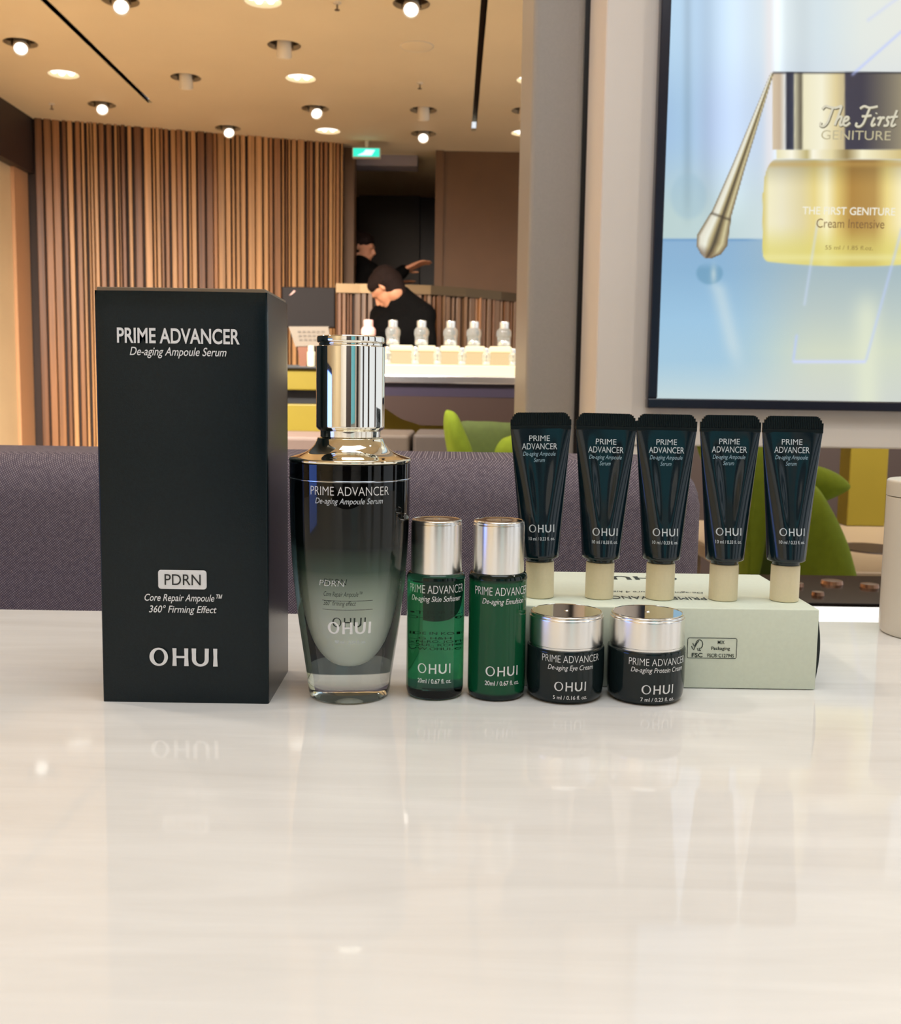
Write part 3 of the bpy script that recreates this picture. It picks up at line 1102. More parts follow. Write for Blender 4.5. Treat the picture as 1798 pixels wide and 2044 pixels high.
YG = 2.25
cc = at(1560, 1000, YG + 0.1)
t = thing('petal_chair', 'large lime green petal chair under the screen cabinet behind the right hand tubes', 'chair', (cc.x, cc.y, 0))
T = (cc.x, cc.y, 0)
obj('petal', shift(petal([(1392, 880), (1440, 860), (1500, 862), (1540, 890), (1548, 960), (1530, 1060), (1515, 1150), (1490, 1200), (1478, 1150), (1470, 1060), (1440, 980), (1405, 930)], YG, 0.06, 0.04), T), M['green'], t, 60)
obj('petal', shift(petal([(1600, 975), (1625, 968), (1650, 1000), (1680, 1060), (1700, 1120), (1708, 1180), (1660, 1215), (1590, 1210), (1560, 1160), (1565, 1080), (1580, 1010)], YG - 0.03, 0.07, 0.04), T), M['green'], t, 60)
obj('wing', shift(petal([(1590, 945), (1625, 930), (1665, 942), (1692, 962), (1694, 974), (1680, 984), (1655, 996), (1625, 1005), (1595, 990)], YG + 0.08, 0.05, 0.04), T), M['green'], t, 60)
obj('shell', shift(petal([(1500, 900), (1560, 890), (1600, 930), (1640, 1000), (1660, 1100), (1640, 1200), (1520, 1200), (1500, 1100), (1490, 1000)], YG + 0.22, 0.02, 0.05), T), M['green_shaded'], t, 60)
zseat = at(1560, 1180, YG).z
obj('seat', lathe(round_profile([(0, zseat - 0.12), (0.09, zseat - 0.12), (0.17, zseat - 0.02), (0.15, zseat), (0, zseat)], [0, .02, .03, .02, 0]), 48, cap0=False, cap1=False), M['green'], t, 60)
chair_base(t, 0.18, zseat - 0.11)

# low cream table, yellow cabinet, black tray bench on the right
zc_ = 0.47
t = thing('low_table', 'cream low display table with a dark oval inset, far right below the screen', 'table', (1.5, 3.15, 0))
T = Vector((1.5, 3.15, 0))
cream = noise_tint(mat('cream_laminate', rgb(134, 116, 94), 0.45), 3, 0.04)
obj('top', local_box(0.76, 2.4, 2.62, 3.72, zc_ - 0.05, zc_, T, 0.01), cream, t)
for (lx, ly) in ((0.84, 2.7), (2.3, 2.7), (0.84, 3.64), (2.3, 3.64)):
    obj('leg', local_box(lx - 0.03, lx + 0.03, ly - 0.03, ly + 0.03, 0, zc_ - 0.05, T), cream, t)
h0 = on(1740, 1096, zc_)
bm = lathe([(0.0, 0.0), (0.09, 0.0), (0.088, 0.004), (0.0, 0.004)], 40, cap0=False, cap1=False)
bmesh.ops.scale(bm, vec=(1.0, 1.25, 1), verts=bm.verts)
bmesh.ops.translate(bm, vec=Vector((h0.x, h0.y, zc_)) - T, verts=bm.verts)
obj('inset', bm, M['hull'], t, 40)
a, b = at(1690, 1041, 3.6), at(1775, 890, 3.6)
t = thing('display_box', 'mustard yellow box standing on the cream table below the screen', 'box', ((a.x + b.x) / 2, 3.65, zc_))
hw = (b.x - a.x) / 2
obj('body', box(-hw, hw, -0.05, 0.05, 0.0, 0.30, 0.004), M['yellow'], t)
obj('lid', box(-hw - 0.003, hw + 0.003, -0.053, 0.053, 0.30, 0.33, 0.004), M['yellow'], t)
zt_ = 0.686
M['copper'] = mat('copper_glint', (0.36, 0.20, 0.13), 0.3, 1.0)
t = thing('tray_bench', 'glossy black low display bench with a white lit front edge behind the mint box', 'display bench', (0.6, 1.19, 0))
T = Vector((0.6, 1.19, 0))
obj('top', local_box(0.25, 1.1, 1.10, 1.28, zt_ - 0.004, zt_, T, 0.0015), mat('black_gloss', (0.006, 0.004, 0.004), 0.15, spec=0.15), t)
obj('light_strip', local_box(0.25, 1.1, 1.10, 1.115, zt_ - 0.024, zt_ - 0.005, T), emis('white_led', (1.0, 0.97, 0.9), 1.3), t)
obj('body', local_box(0.25, 1.1, 1.116, 1.28, 0.0, zt_ - 0.005, T), M['white_wall'], t)
for i, (px, py, w, wd) in enumerate(((1590, 1170, 0.016, 'left small'), (1660, 1165, 0.026, 'middle large'), (1735, 1172, 0.022, 'right'), (1632, 1188, 0.014, 'front small'))):  # painted reflections: flat discs stand in for brown highlights on the gloss
    q = on(px, py, zt_)
    co = obj('glint', lathe([(0.0, 0.0), (w * .5, 0.0), (w * .46, 0.004), (0, 0.005)], 24, cap0=False, cap1=False), M['copper'], None, 40)
    co.location = (q.x, q.y, zt_)
    tag(co, wd + ' brown disc standing in for a reflection on the glossy black low bench', 'glint', 'painted reflections on the black bench')

# ------------------------------------------------------------------ grey column and screen cabinet
YK, YKB = 1.75, 1.97
xk = at(1199, 420, YK).x
col_r = at(1163, 420, YKB).x
col_l = at(1059, 300, YKB).x
M['column'] = noise_tint(mat('greige_column_cladding', rgb(170, 167, 162), 0.4), 250, 0.03)
struct(obj('wall_column', box(col_l, col_r - 0.004, YKB, YKB + 0.35, 0, CEIL, 0.012, 4), M['column']))
struct(obj('trim_8', box(col_r - 0.008, col_r + 0.02, YKB + 0.012, YKB + 0.30, 0, CEIL), M['black']))

M['cabinet'] = noise_tint(mat('white_cabinet_lacquer', rgb(238, 231, 223), 0.5), 6, 0.015)
zk = at(1500, 892, YK).z
xkr = 1.12
T = Vector(((xk + xkr) / 2, YK + 0.1, 0))
t = thing('screen_cabinet', 'white lightbox cabinet holding the large advertising screen at the right', 'cabinet', T)
obj('body', local_box(xk, xkr, YK, YKB - 0.002, zk, CEIL - 0.002, T, 0.003), M['cabinet'], t)
obj('leg', local_box(xk + 0.001, at(1345, 900, YK).x, YK + 0.004, YKB - 0.01, 0, zk, T, 0.002), M['cabinet'], t)
obj('leg', local_box(xkr - 0.12, xkr - 0.001, YK + 0.004, YKB - 0.01, 0, zk, T, 0.002), M['cabinet'], t)

# the screen
YS = YK - 0.012
f_bl = at(1289, 814, YS)
f_bl2 = at(1309, 795, YS)
bez = (f_bl2.x - f_bl.x)
xc_s = at(1702, 420, YS).x
sx0, sx1 = f_bl2.x, 2 * xc_s - f_bl2.x
sz0 = f_bl2.z
sz1 = sz0 + (sx1 - sx0) * 1.62
xkr_need = sx1 + bez
TS = Vector((xc_s, YS, sz0))
t = thing('advertising_screen', 'large bright screen with a gold cream jar advert and dark navy frame', 'screen', TS)
M['bezel'] = mat('navy_black_bezel', rgb(17, 22, 44), 0.25)
hw = (sx1 - sx0) / 2
hz = sz1 - sz0
bm = bmesh.new()
add_box(bm, -hw - bez, hw + bez, -0.012, 0.010, -bez, 0.0, 0.002)
add_box(bm, -hw - bez, hw + bez, -0.012, 0.010, hz, hz + bez, 0.002)
add_box(bm, -hw - bez, -hw, -0.012, 0.010, 0.0, hz, 0.002)
add_box(bm, hw, hw + bez, -0.012, 0.010, 0.0, hz, 0.002)
obj('bezel', bm, M['bezel'], t)


def smoothstep(a, b, x):
    u = np.clip((x - a) / (b - a), 0, 1)
    return u * u * (3 - 2 * u)


def mixc(c, d, k):
    return c * (1 - k[..., None]) + np.array(d, float) * k[..., None]


def bands(x, stops):
    xs = [s[0] for s in stops]
    return np.stack([np.interp(x, xs, [s[1][k] for s in stops]) for k in range(3)], -1)


def art_paint(ax, ay):
    """the advert in its own units: ax to the right, ay downwards (8-bit sRGB values)"""
    top = bands(ax, [(1310, (178, 212, 236)), (1400, (184, 212, 238)), (1480, (206, 224, 240)), (1560, (222, 234, 238)), (1640, (212, 226, 232)), (1720, (226, 232, 226)), (1900, (232, 232, 222))])
    mid = bands(ax, [(1310, (158, 190, 224)), (1370, (166, 200, 228)), (1420, (182, 204, 236)), (1500, (196, 214, 236)), (1700, (214, 220, 226))])
    low = bands(ax, [(1310, (186, 208, 206)), (1420, (190, 212, 214)), (1520, (204, 220, 222)), (1700, (206, 214, 214))])
    k1 = smoothstep(60, 240, ay)
    k2 = smoothstep(260, 450, ay)
    c = top * (1 - k1[..., None]) + mid * k1[..., None]
    c = c * (1 - k2[..., None]) + low * k2[..., None]
    # soft vertical streaks
    for (x0, w, a_) in ((1372, 9, -0.10), (1460, 30, 0.08), (1548, 14, 0.16), (1600, 22, -0.05), (1410, 16, -0.05)):
        c = c * (1 + a_ * np.exp(-((ax - x0) / w) ** 2) * (1 - smoothstep(380, 470, ay)))[..., None]
    c = mixc(c, (232, 226, 226), 0.7 * np.exp(-((ax - 1536) / 12) ** 2) * (1 - smoothstep(350, 400, ay)))
    # ghost of a far stool
    c = mixc(c, (150, 184, 204), 0.35 * (1 - smoothstep(30, 42, np.hypot(ax - 1374, (ay - 392) * .8))))
    # table
    tk = smoothstep(474, 480, ay)
    tab_l = bands(ay, [(478, (138, 176, 210)), (540, (140, 180, 212)), (640, (156, 196, 224)), (720, (164, 200, 222)), (800, (196, 214, 216))])
    tab_r = bands(ay, [(478, (170, 190, 196)), (540, (166, 186, 192)), (620, (186, 200, 196)), (700, (208, 216, 196)), (800, (206, 212, 204))])
    kr = smoothstep(1420, 1640, ax)
    tabc = tab_l * (1 - kr[..., None]) + tab_r * kr[..., None]
    c = c * (1 - tk[..., None]) + tabc * tk[..., None]
    c = mixc(c, (110, 154, 196), 0.8 * np.exp(-((ay - 479) / 2.5) ** 2) * (1 - smoothstep(1480, 1530, ax)))
    c = mixc(c, (226, 232, 206), 0.75 * tk * np.exp(-((ax - 1730) / 26) ** 2) * smoothstep(560, 640, ay))
    c = mixc(c, (206, 222, 226), 0.6 * tk * np.exp(-((ax - (1430 + (ay - 560) * .25)) / 16) ** 2) * smoothstep(550, 580, ay) * (1 - smoothstep(680, 760, ay)))
    # reflection of the scoop
    rr = np.hypot((ax - 1416) / 30, (ay - 545) / 26)
    c = mixc(c, (96, 146, 176), 0.55 * (1 - smoothstep(0.75, 1.0, rr)) * smoothstep(520, 540, ay))
    c = mixc(c, (214, 226, 222), 0.6 * np.exp(-((ax - 1424) / 6) ** 2 - ((ay - 548) / 18) ** 2))
    # jar body
    jl, jr, jb = 1521.0, 1883.0, 532.0
    cxj = (jl + jr) / 2
    u = np.abs(ax - cxj) / ((jr - jl) / 2)
    top_y = 316.0
    bu = np.clip((u - 0.93) / 0.07, 0, 1)
    bot = jb - 11 * u ** 2 - 20 * (1 - np.sqrt(1 - bu ** 2))
    su = np.clip((u - 0.845) / 0.145, 0, 1)
    shoulder = 318 + 66 * (1 - np.sqrt(1 - su ** 2))
    inb = smoothstep(1.0, 0.992, u) * smoothstep(shoulder - 2, shoulder + 3, ay) * smoothstep(bot + 2, bot - 2, ay)
    gold = bands(ax, [(1521, (206, 190, 112)), (1535, (232, 226, 190)), (1560, (226, 220, 190)), (1600, (216, 204, 158)), (1625, (222, 204, 132)), (1650, (240, 232, 190)), (1672, (214, 188, 110)), (1700, (168, 128, 62)), (1745, (176, 140, 76)), (1770, (226, 206, 130)), (1800, (240, 230, 188)), (1883, (210, 190, 120))])
    gold = gold * (0.84 + 0.20 * smoothstep(318, 380, ay))[..., None]
    gold = mixc(gold, (222, 212, 116), 0.75 * smoothstep(440, 505, ay))
    gold = mixc(gold, (236, 230, 160), 0.6 * np.exp(-((ay - 514) / 7) ** 2))
    gold = mixc(gold, (200, 160, 86), 0.5 * np.exp(-((ay - 328) / 6) ** 2))
    c = c * (1 - inb[..., None]) + gold * inb[..., None]
    # silver ring
    rg = smoothstep(1548, 1551, ax) * smoothstep(1856, 1853, ax) * smoothstep(297, 299, ay) * smoothstep(319, 316, ay)
    ring = bands(ax, [(1548, (230, 222, 180)), (1580, (250, 246, 226)), (1610, (190, 176, 120)), (1622, (250, 246, 226)), (1660, (226, 214, 166)), (1690, (150, 130, 84)), (1720, (246, 240, 206)), (1798, (210, 190, 130))])
    c = c * (1 - rg[..., None]) + ring * rg[..., None]
    # lid
    ld = smoothstep(1540, 1543, ax) * smoothstep(1866, 1863, ax) * smoothstep(142, 145, ay) * smoothstep(300, 297, ay)
    lid = bands(ax, [(1540, (214, 196, 168)), (1556, (196, 176, 150)), (1566, (226, 226, 222)), (1571, (40, 44, 60)), (1582, (52, 58, 78)), (1586, (206, 200, 170)), (1598, (96, 90, 74)), (1604, (236, 230, 196)), (1640, (244, 240, 214)), (1668, (222, 206, 156)), (1684, (196, 180, 140)), (1688, (62, 60, 74)), (1720, (60, 58, 72)), (1760, (104, 98, 90)), (1800, (150, 140, 116)), (1863, (120, 110, 90))])
    lid = mixc(lid, (30, 34, 46), 0.8 * np.exp(-((ay - 145) / 2.2) ** 2))
    c = c * (1 - ld[..., None]) + lid * ld[..., None]
    # scoop
    p0, p1 = np.array((1541.0, 146.0)), np.array((1412.0, 505.0))
    d = p1 - p0
    L = np.hypot(*d)
    d /= L
    nn = np.array((-d[1], d[0]))
    s = (ax - p0[0]) * d[0] + (ay - p0[1]) * d[1]
    w = (ax - p0[0]) * nn[0] + (ay - p0[1]) * nn[1]
    hwid = np.interp(s, [0, 60, 200, 300, 306, 355, 375, 388, 394], [3, 6, 13, 20, 22, 32, 26, 12, 0.5])
    ins = smoothstep(hwid + 1, hwid - 1, np.abs(w)) * smoothstep(-1, 2, s) * smoothstep(394, 391, s)
    q = -w / np.maximum(hwid, 1e-3)
    sc = bands(q, [(-1, (120, 104, 78)), (-0.75, (226, 222, 204)), (-0.35, (238, 238, 222)), (-0.05, (176, 160, 116)), (0.18, (74, 66, 52)), (0.4, (150, 134, 96)), (0.65, (214, 204, 160)), (1, (110, 92, 66))])
    sc = mixc(sc, (70, 60, 46), 0.7 * np.exp(-((s - 304) / 2.5) ** 2))
    sc = mixc(sc, (96, 74, 56), 0.6 * smoothstep(366, 388, s))
    c = c * (1 - ins[..., None]) + sc * ins[..., None]
    # thin light outlines of the animation

    def line(c, x0, y0, x1, y1, w_, a_, col_):
        dx, dy = x1 - x0, y1 - y0
        LL = math.hypot(dx, dy)
        ss = ((ax - x0) * dx + (ay - y0) * dy) / LL
        ww = ((ax - x0) * -dy + (ay - y0) * dx) / LL
        k_ = np.exp(-(ww / w_) ** 2) * smoothstep(-4, 4, ss) * smoothstep(LL + 4, LL - 4, ss) * a_
        return mixc(c, col_, k_)
    c = line(c, 1632, 440, 1605, 610, 3.0, 0.45, (206, 220, 250))
    c = line(c, 1590, 668, 1583, 720, 3.0, 0.6, (186, 202, 255))
    c = line(c, 1582, 722, 1728, 722, 3.4, 0.85, (206, 216, 255))
    c = line(c, 1728, 720, 1800, 455, 3.2, 0.55, (190, 206, 248))
    c = line(c, 1700, 150, 1800, 62, 3.4, 0.6, (186, 200, 255))
    c = line(c, 1730, 42, 1800, -10, 4.0, 0.4, (200, 210, 250))
    return np.clip(c, 0, 255)


# art units: perspective-free pixels on the screen plane, measured from its lower left corner
UNIT = YS / F_PX * 1.0


def art_of(px, py):
    q_ = at(px, py, YS)
    return q_


ox, oz = f_bl2.x, f_bl2.z          # lower left corner of the picture = art (1310, 795)


def to_art(X, Z):
    return 1310 + (X - ox) / UNIT, 795 - (Z - oz) / UNIT


def art_xy(ax, ay):
    """screen-local position of an art coordinate"""
    return ox + (ax - 1310) * UNIT - TS.x, oz + (795 - ay) * UNIT - TS.z


# photo pixels lean a little against the picture, so the artwork's own units are taken from three measured points
def art_from_photo(px, py):
    q_ = at(px, py, YS)
    return to_art(q_.x, q_.z)


NX, NZ = 330, 520
gx = np.linspace(sx0, sx1, NX)
gz = np.linspace(sz0, sz1, NZ)
GX, GZ = np.meshgrid(gx, gz)
# the advert's drawing was measured on the photograph, which leans against the picture: take that lean out
dX, dY, dZ = GX - CAM.x, YS - CAM.y, GZ - CAM.z
dep = dY * FWD.y + dZ * FWD.z
PXX = CX + F_PX * (dX * RGT.x + dY * RGT.y + dZ * RGT.z) / dep
PYY = CY - F_PX * (dX * UPV.x + dY * UPV.y + dZ * UPV.z) / dep
colr = art_paint(PXX, PYY) / 255.0
colr = np.where(colr <= 0.04045, colr / 12.92, ((colr + 0.055) / 1.055) ** 2.4)
verts = np.stack([GX - TS.x, np.zeros_like(GX), GZ - TS.z], -1).reshape(-1, 3)
idx = np.arange(NX * NZ).reshape(NZ, NX)
faces = np.stack([idx[:-1, :-1], idx[:-1, 1:], idx[1:, 1:], idx[1:, :-1]], -1).reshape(-1, 4)
me = bpy.data.meshes.new('picture')
me.from_pydata(verts.tolist(), [], faces.tolist())
me.update()
ca = me.color_attributes.new('advert', 'FLOAT_COLOR', 'POINT')
ca.data.foreach_set('color', np.concatenate([colr.reshape(-1, 3), np.ones((NX * NZ, 1))], 1).astype(np.float32).ravel())
mp_ = mat('screen_picture', (0.01, 0.01, 0.012), 0.25)
nt, ns, ls, p = nodes_of(mp_)
vc = ns.new('ShaderNodeVertexColor')
vc.layer_name = 'advert'
ls.new(vc.outputs[0], p.inputs['Emission Color'])
p.inputs['Emission Strength'].default_value = 1.0
obj('picture', me, mp_, t)


def scr(px, py):
    q_ = at(px, py, YS)
    return q_.x - TS.x, q_.z - TS.z


def screen_text(s, x0, x1, ycap, h, col_, italic=0.0, bold=0.0, name='caption'):
    cx_, cz_ = scr((x0 + x1) / 2, ycap + h / 2)
    v = glyphs(s, (x1 - x0) * UNIT, h * UNIT, italic, bold)
    return lay(name, v, emis('caption_' + s[:3].lower().strip(), rgb(*col_), 0.9), t, lambda x, y: (cx_ + x, -0.0015, cz_ + y))


SCRIPT = [[(2, 40), (8, 46), (18, 44), (30, 43), (40, 47)], [(24, 44), (21, 30), (17, 14), (10, 6), (3, 8), (4, 14)],
          [(36, 44), (41, 46), (38, 30), (33, 8)], [(34, 16), (40, 25), (45, 24), (43, 14), (45, 8), (50, 11)],
          [(50, 15), (58, 19), (59, 24), (54, 25), (50, 18), (51, 10), (57, 8), (64, 14)],
          [(80, 42), (88, 47), (100, 44), (116, 47)], [(100, 44), (96, 28), (91, 12), (84, 6), (77, 8), (78, 14)], [(86, 27), (96, 27), (106, 29)],
          [(113, 25), (109, 13), (111, 8), (117, 12)], [(115, 32), (116, 34)], [(119, 22), (124, 25), (127, 22), (123, 8)], [(125, 18), (130, 25), (134, 23)],
          [(146, 24), (141, 26), (139, 21), (143, 15), (141, 9), (134, 9)], [(157, 40), (153, 24), (150, 11), (153, 8), (159, 12)], [(146, 26), (161, 27)]]


def curve_path(p):
    P_ = [p[0]] + list(p) + [p[-1]]
    out = []
    for i_ in range(1, len(P_) - 2):
        a_, b_, c_, d_ = (np.array(q_, float) for q_ in P_[i_ - 1:i_ + 3])
        for t_ in np.linspace(0, 1, 7)[:-1]:
            out.append(tuple(0.5 * (2 * b_ + (c_ - a_) * t_ + (2 * a_ - 5 * b_ + 4 * c_ - d_) * t_ ** 2 + (3 * b_ - a_ - 3 * c_ + d_) * t_ ** 3)))
    out.append(tuple(p[-1]))
    return out


cx0, cz0 = scr(1632, 258)
for (dx_, dz_, w_, col_) in ((1.2, -1.2, 5.5, (96, 88, 66)), (0, 0, 4.2, (222, 216, 192))):
    vf = strokes([[((x + 0.10 * y) * 0.93 * UNIT, (y * 0.93) * UNIT) for x, y in curve_path(p_)] for p_ in SCRIPT], w_ * UNIT)
    lay('script_caption', vf, emis('script_tone', rgb(*col_), 0.9), t, lambda x, y, dx_=dx_, dz_=dz_, w_=w_: (cx0 + x + dx_ * UNIT, -0.0012 - (0.0004 if w_ < 5 else 0), cz0 + y + dz_ * UNIT))
screen_text('GENITURE', 1640, 1774, 271, 17, (196, 186, 150))
screen_text('THE FIRST GENITURE', 1603, 1783, 422, 14, (250, 246, 226), 0, 0.01)
screen_text('Cream Intensive', 1630, 1762, 447, 17, (128, 96, 52))
screen_text('55 ml / 1.85 fl.oz.', 1647, 1740, 495, 8, (150, 128, 66))

# widen the cabinet body to the far side of the screen
# ------------------------------------------------------------------ sofa
M['sofa'] = mat('purple_grey_weave', (0.1, 0.08, 0.12), 0.9, spec=0.2)
nt, ns, ls, p = nodes_of(M['sofa'])
tc = ns.new('ShaderNodeTexCoord')
mpn = ns.new('ShaderNodeMapping')
mpn.inputs['Rotation'].default_value = (0, math.radians(38), 0)
mpn.inputs['Scale'].default_value = (1, 1, 1)
ls.new(tc.outputs['Object'], mpn.inputs[0])
w1 = ns.new('ShaderNodeTexWave')
w1.bands_direction = 'X'
w1.inputs['Scale'].default_value = 215
w1.inputs['Distortion'].default_value = 0.8
w1.inputs['Detail'].default_value = 2
ls.new(mpn.outputs[0], w1.inputs[0])
w2 = ns.new('ShaderNodeTexWave')
w2.bands_direction = 'Z'
w2.inputs['Scale'].default_value = 190
w2.inputs['Distortion'].default_value = 0.8
ls.new(mpn.outputs[0], w2.inputs[0])
mu = ns.new('ShaderNodeMath')
mu.operation = 'MULTIPLY'
ls.new(w1.outputs['Fac'], mu.inputs[0])
ls.new(w2.outputs['Fac'], mu.inputs[1])
nz = ns.new('ShaderNodeTexNoise')
nz.inputs['Scale'].default_value = 260
ls.new(tc.outputs['Object'], nz.inputs[0])
mu2 = ns.new('ShaderNodeMath')
mu2.operation = 'MULTIPLY'
ls.new(mu.outputs[0], mu2.inputs[0])
ls.new(nz.outputs[0], mu2.inputs[1])
cr_ = ns.new('ShaderNodeValToRGB')
cr_.color_ramp.elements[0].color = rgb(86, 77, 90)
cr_.color_ramp.elements[0].position = 0.02
cr_.color_ramp.elements[1].color = rgb(176, 164, 170)
cr_.color_ramp.elements[1].position = 0.5
ls.new(mu2.outputs[0], cr_.inputs[0])
ls.new(cr_.outputs[0], p.inputs['Base Color'])
bp = ns.new('ShaderNodeBump')
bp.inputs['Strength'].default_value = 0.4
bp.inputs['Distance'].default_value = 0.001
ls.new(mu.outputs[0], bp.inputs['Height'])
ls.new(bp.outputs[0], p.inputs['Normal'])

YSO = 0.84
so_z = at(820, 914, YSO + 0.03).z
so_r = at(1404, 990, YSO + 0.02).x
so_l = -1.15
T = Vector(((so_l + so_r) / 2, YSO + 0.1, 0))
t = thing('sofa', 'purple grey woven sofa back behind the white table', 'sofa', T)


def soft_box(x0, x1, y0, y1, z0, z1, r, T):
    bm = box(x0 - T.x, x1 - T.x, y0 - T.y, y1 - T.y, z0, z1)
    bmesh.ops.bevel(bm, geom=list(bm.edges), offset=r, segments=6, profile=0.5, affect='EDGES')
    return bm


obj('backrest', soft_box(so_l, so_r, YSO, YSO + 0.17, 0.36, so_z, 0.035, T), M['sofa'], t, 50)
obj('seat', soft_box(so_l, so_r, YSO + 0.171, YSO + 0.75, 0.26, 0.44, 0.04, T), M['sofa'], t, 50)
obj('base', local_box(so_l + 0.03, so_r - 0.03, YSO + 0.02, YSO + 0.72, 0.10, 0.262, T), M['black'], t)
for (lx, ly) in ((so_l + 0.08, YSO + 0.07), (so_r - 0.08, YSO + 0.07), (so_l + 0.08, YSO + 0.66), (so_r - 0.08, YSO + 0.66)):
    obj('leg', local_box(lx - 0.02, lx + 0.02, ly - 0.02, ly + 0.02, 0, 0.10, T), M['black'], t)

# unseen blue screen on the left aisle, assumed as source of the blue reflections
T = Vector((-2.0, -0.27, 0))
t = thing('assumed_totem_screen', 'assumed freestanding blue advertising screen at the left aisle, unseen behind the viewer', 'screen', T)
obj('frame', box(-0.03, 0.03, -0.36, 0.36, 0.16, 1.04, 0.006), M['black'], t)
obj('picture', box(0.030, 0.032, -0.34, 0.34, 0.19, 1.01), emis('assumed_blue_picture', (0.16, 0.30, 1.0), 5.0), t)
obj('foot', box(-0.15, 0.15, -0.2, 0.2, 0.0, 0.02, 0.004), M['black'], t)
obj('post', box(-0.025, 0.025, -0.05, 0.05, 0.02, 0.17), M['black'], t)

# ------------------------------------------------------------------ the white table
M['table'] = mat('white_polished_stone', rgb(236, 234, 231), 0.05, spec=0.25)
nt, ns, ls, p = nodes_of(M['table'])
tc = ns.new('ShaderNodeTexCoord')
mpn = ns.new('ShaderNodeMapping')
mpn.inputs['Scale'].default_value = (1.6, 14, 1)
mpn.inputs['Rotation'].default_value = (0, 0, math.radians(6))
ls.new(tc.outputs['Object'], mpn.inputs[0])
nz = ns.new('ShaderNodeTexNoise')
nz.inputs['Scale'].default_value = 3.2
nz.inputs['Detail'].default_value = 8
nz.inputs['Roughness'].default_value = 0.62
nz.inputs['Distortion'].default_value = 0.6
ls.new(mpn.outputs[0], nz.inputs[0])
cr_ = ns.new('ShaderNodeValToRGB')
cr_.color_ramp.elements[0].position = 0.30
cr_.color_ramp.elements[0].color = rgb(221, 219, 216)
cr_.color_ramp.elements[1].position = 0.66
cr_.color_ramp.elements[1].color = rgb(233, 232, 230)
ls.new(nz.outputs[0], cr_.inputs[0])
ls.new(cr_.outputs[0], p.inputs['Base Color'])
nb = ns.new('ShaderNodeTexNoise')
nb.inputs['Scale'].default_value = 9
ls.new(mpn.outputs[0], nb.inputs[0])
bp = ns.new('ShaderNodeBump')
bp.inputs['Strength'].default_value = 0.006
bp.inputs['Distance'].default_value = 0.002
ls.new(nb.outputs[0], bp.inputs['Height'])
ls.new(bp.outputs[0], p.inputs['Normal'])
T = Vector((0, 0.25, 0))
t = thing('table', 'white polished stone table carrying the row of cosmetics', 'table', T)
obj('tabletop', local_box(-1.0, 1.0, -0.25, 0.707, TZ - 0.035, TZ, T, 0.002), M['table'], t)
obj('pedestal', local_box(-0.30, 0.30, 0.02, 0.45, 0.03, TZ - 0.035, T, 0.01), M['white_wall'], t)
obj('foot', local_box(-0.5, 0.5, -0.1, 0.6, 0.0, 0.03, T, 0.008), M['white_wall'], t)

# ------------------------------------------------------------------ lettering placement helpers


def flat_front(px, py, Y, T):
    """centre on a plane facing the viewer at depth Y"""
    q_ = at(px, py, Y)

    def fn(x, y):
        return (q_.x + x - T.x, Y - T.y, q_.z + y - T.z)
    return fn


def put_flat(parent, T, Y, s, x0, x1, ycap, h, m, italic=0.0, bold=0.0, name='lettering'):
    k_ = Y / F_PX
    v = wordmark((x1 - x0) * k_, h * k_) if s is None else glyphs(s, (x1 - x0) * k_, h * k_, italic, bold)
    return lay(name, v, m, parent, flat_front((x0 + x1) / 2, ycap + h / 2, Y, T))


def put_round(parent, T, axis_px, Ya, rad_fn, s, x0, x1, ycap, h, m, italic=0.0, bold=0.0, name='lettering', eps=0.00015, back=False, heavy=False):
    """lettering wrapped round an upright axis: photo extents x0..x1 turned into angles"""
    zc = at(axis_px, ycap, Ya).z - T.z
    Rr = rad_fn(zc)
    k_ = (Ya - Rr) / F_PX
    base = at(axis_px, ycap + h / 2, Ya - Rr).z - T.z
    f0 = math.asin(max(-1, min(1, (x0 - axis_px) * k_ / Rr)))
    f1 = math.asin(max(-1, min(1, (x1 - axis_px) * k_ / Rr)))
    wid = (f1 - f0) * Rr
    mid_ = (f0 + f1) / 2
    v = wordmark(wid, h * k_, not heavy) if s is None else glyphs(s, wid, h * k_, italic, bold)

    def fn(x, y):
        z = base + y
        r_ = rad_fn(z) + eps
        a_ = mid_ + x / Rr
        if back:
            a_ = math.pi - a_
            return (r_ * math.sin(a_), -r_ * math.cos(a_), z)
        return (r_ * math.sin(a_), -r_ * math.cos(a_), z)
    return lay(name, v, m, parent, fn)


# ------------------------------------------------------------------ tall carton
p_l, p_r = on(205, 1401), on(537, 1404)
yb_ = 0.4955
bx0, bx1 = p_l.x, p_r.x
bd = 0.062
bh = at(182, 574, yb_).z - TZ
T = Vector(((bx0 + bx1) / 2, yb_ + bd / 2, TZ))
t = thing('serum_carton', 'tall dark teal carton with white lettering, largest item at the left', 'box', T)
bm = bmesh.new()
hw = (bx1 - bx0) / 2
n = 14
hd = bd / 2
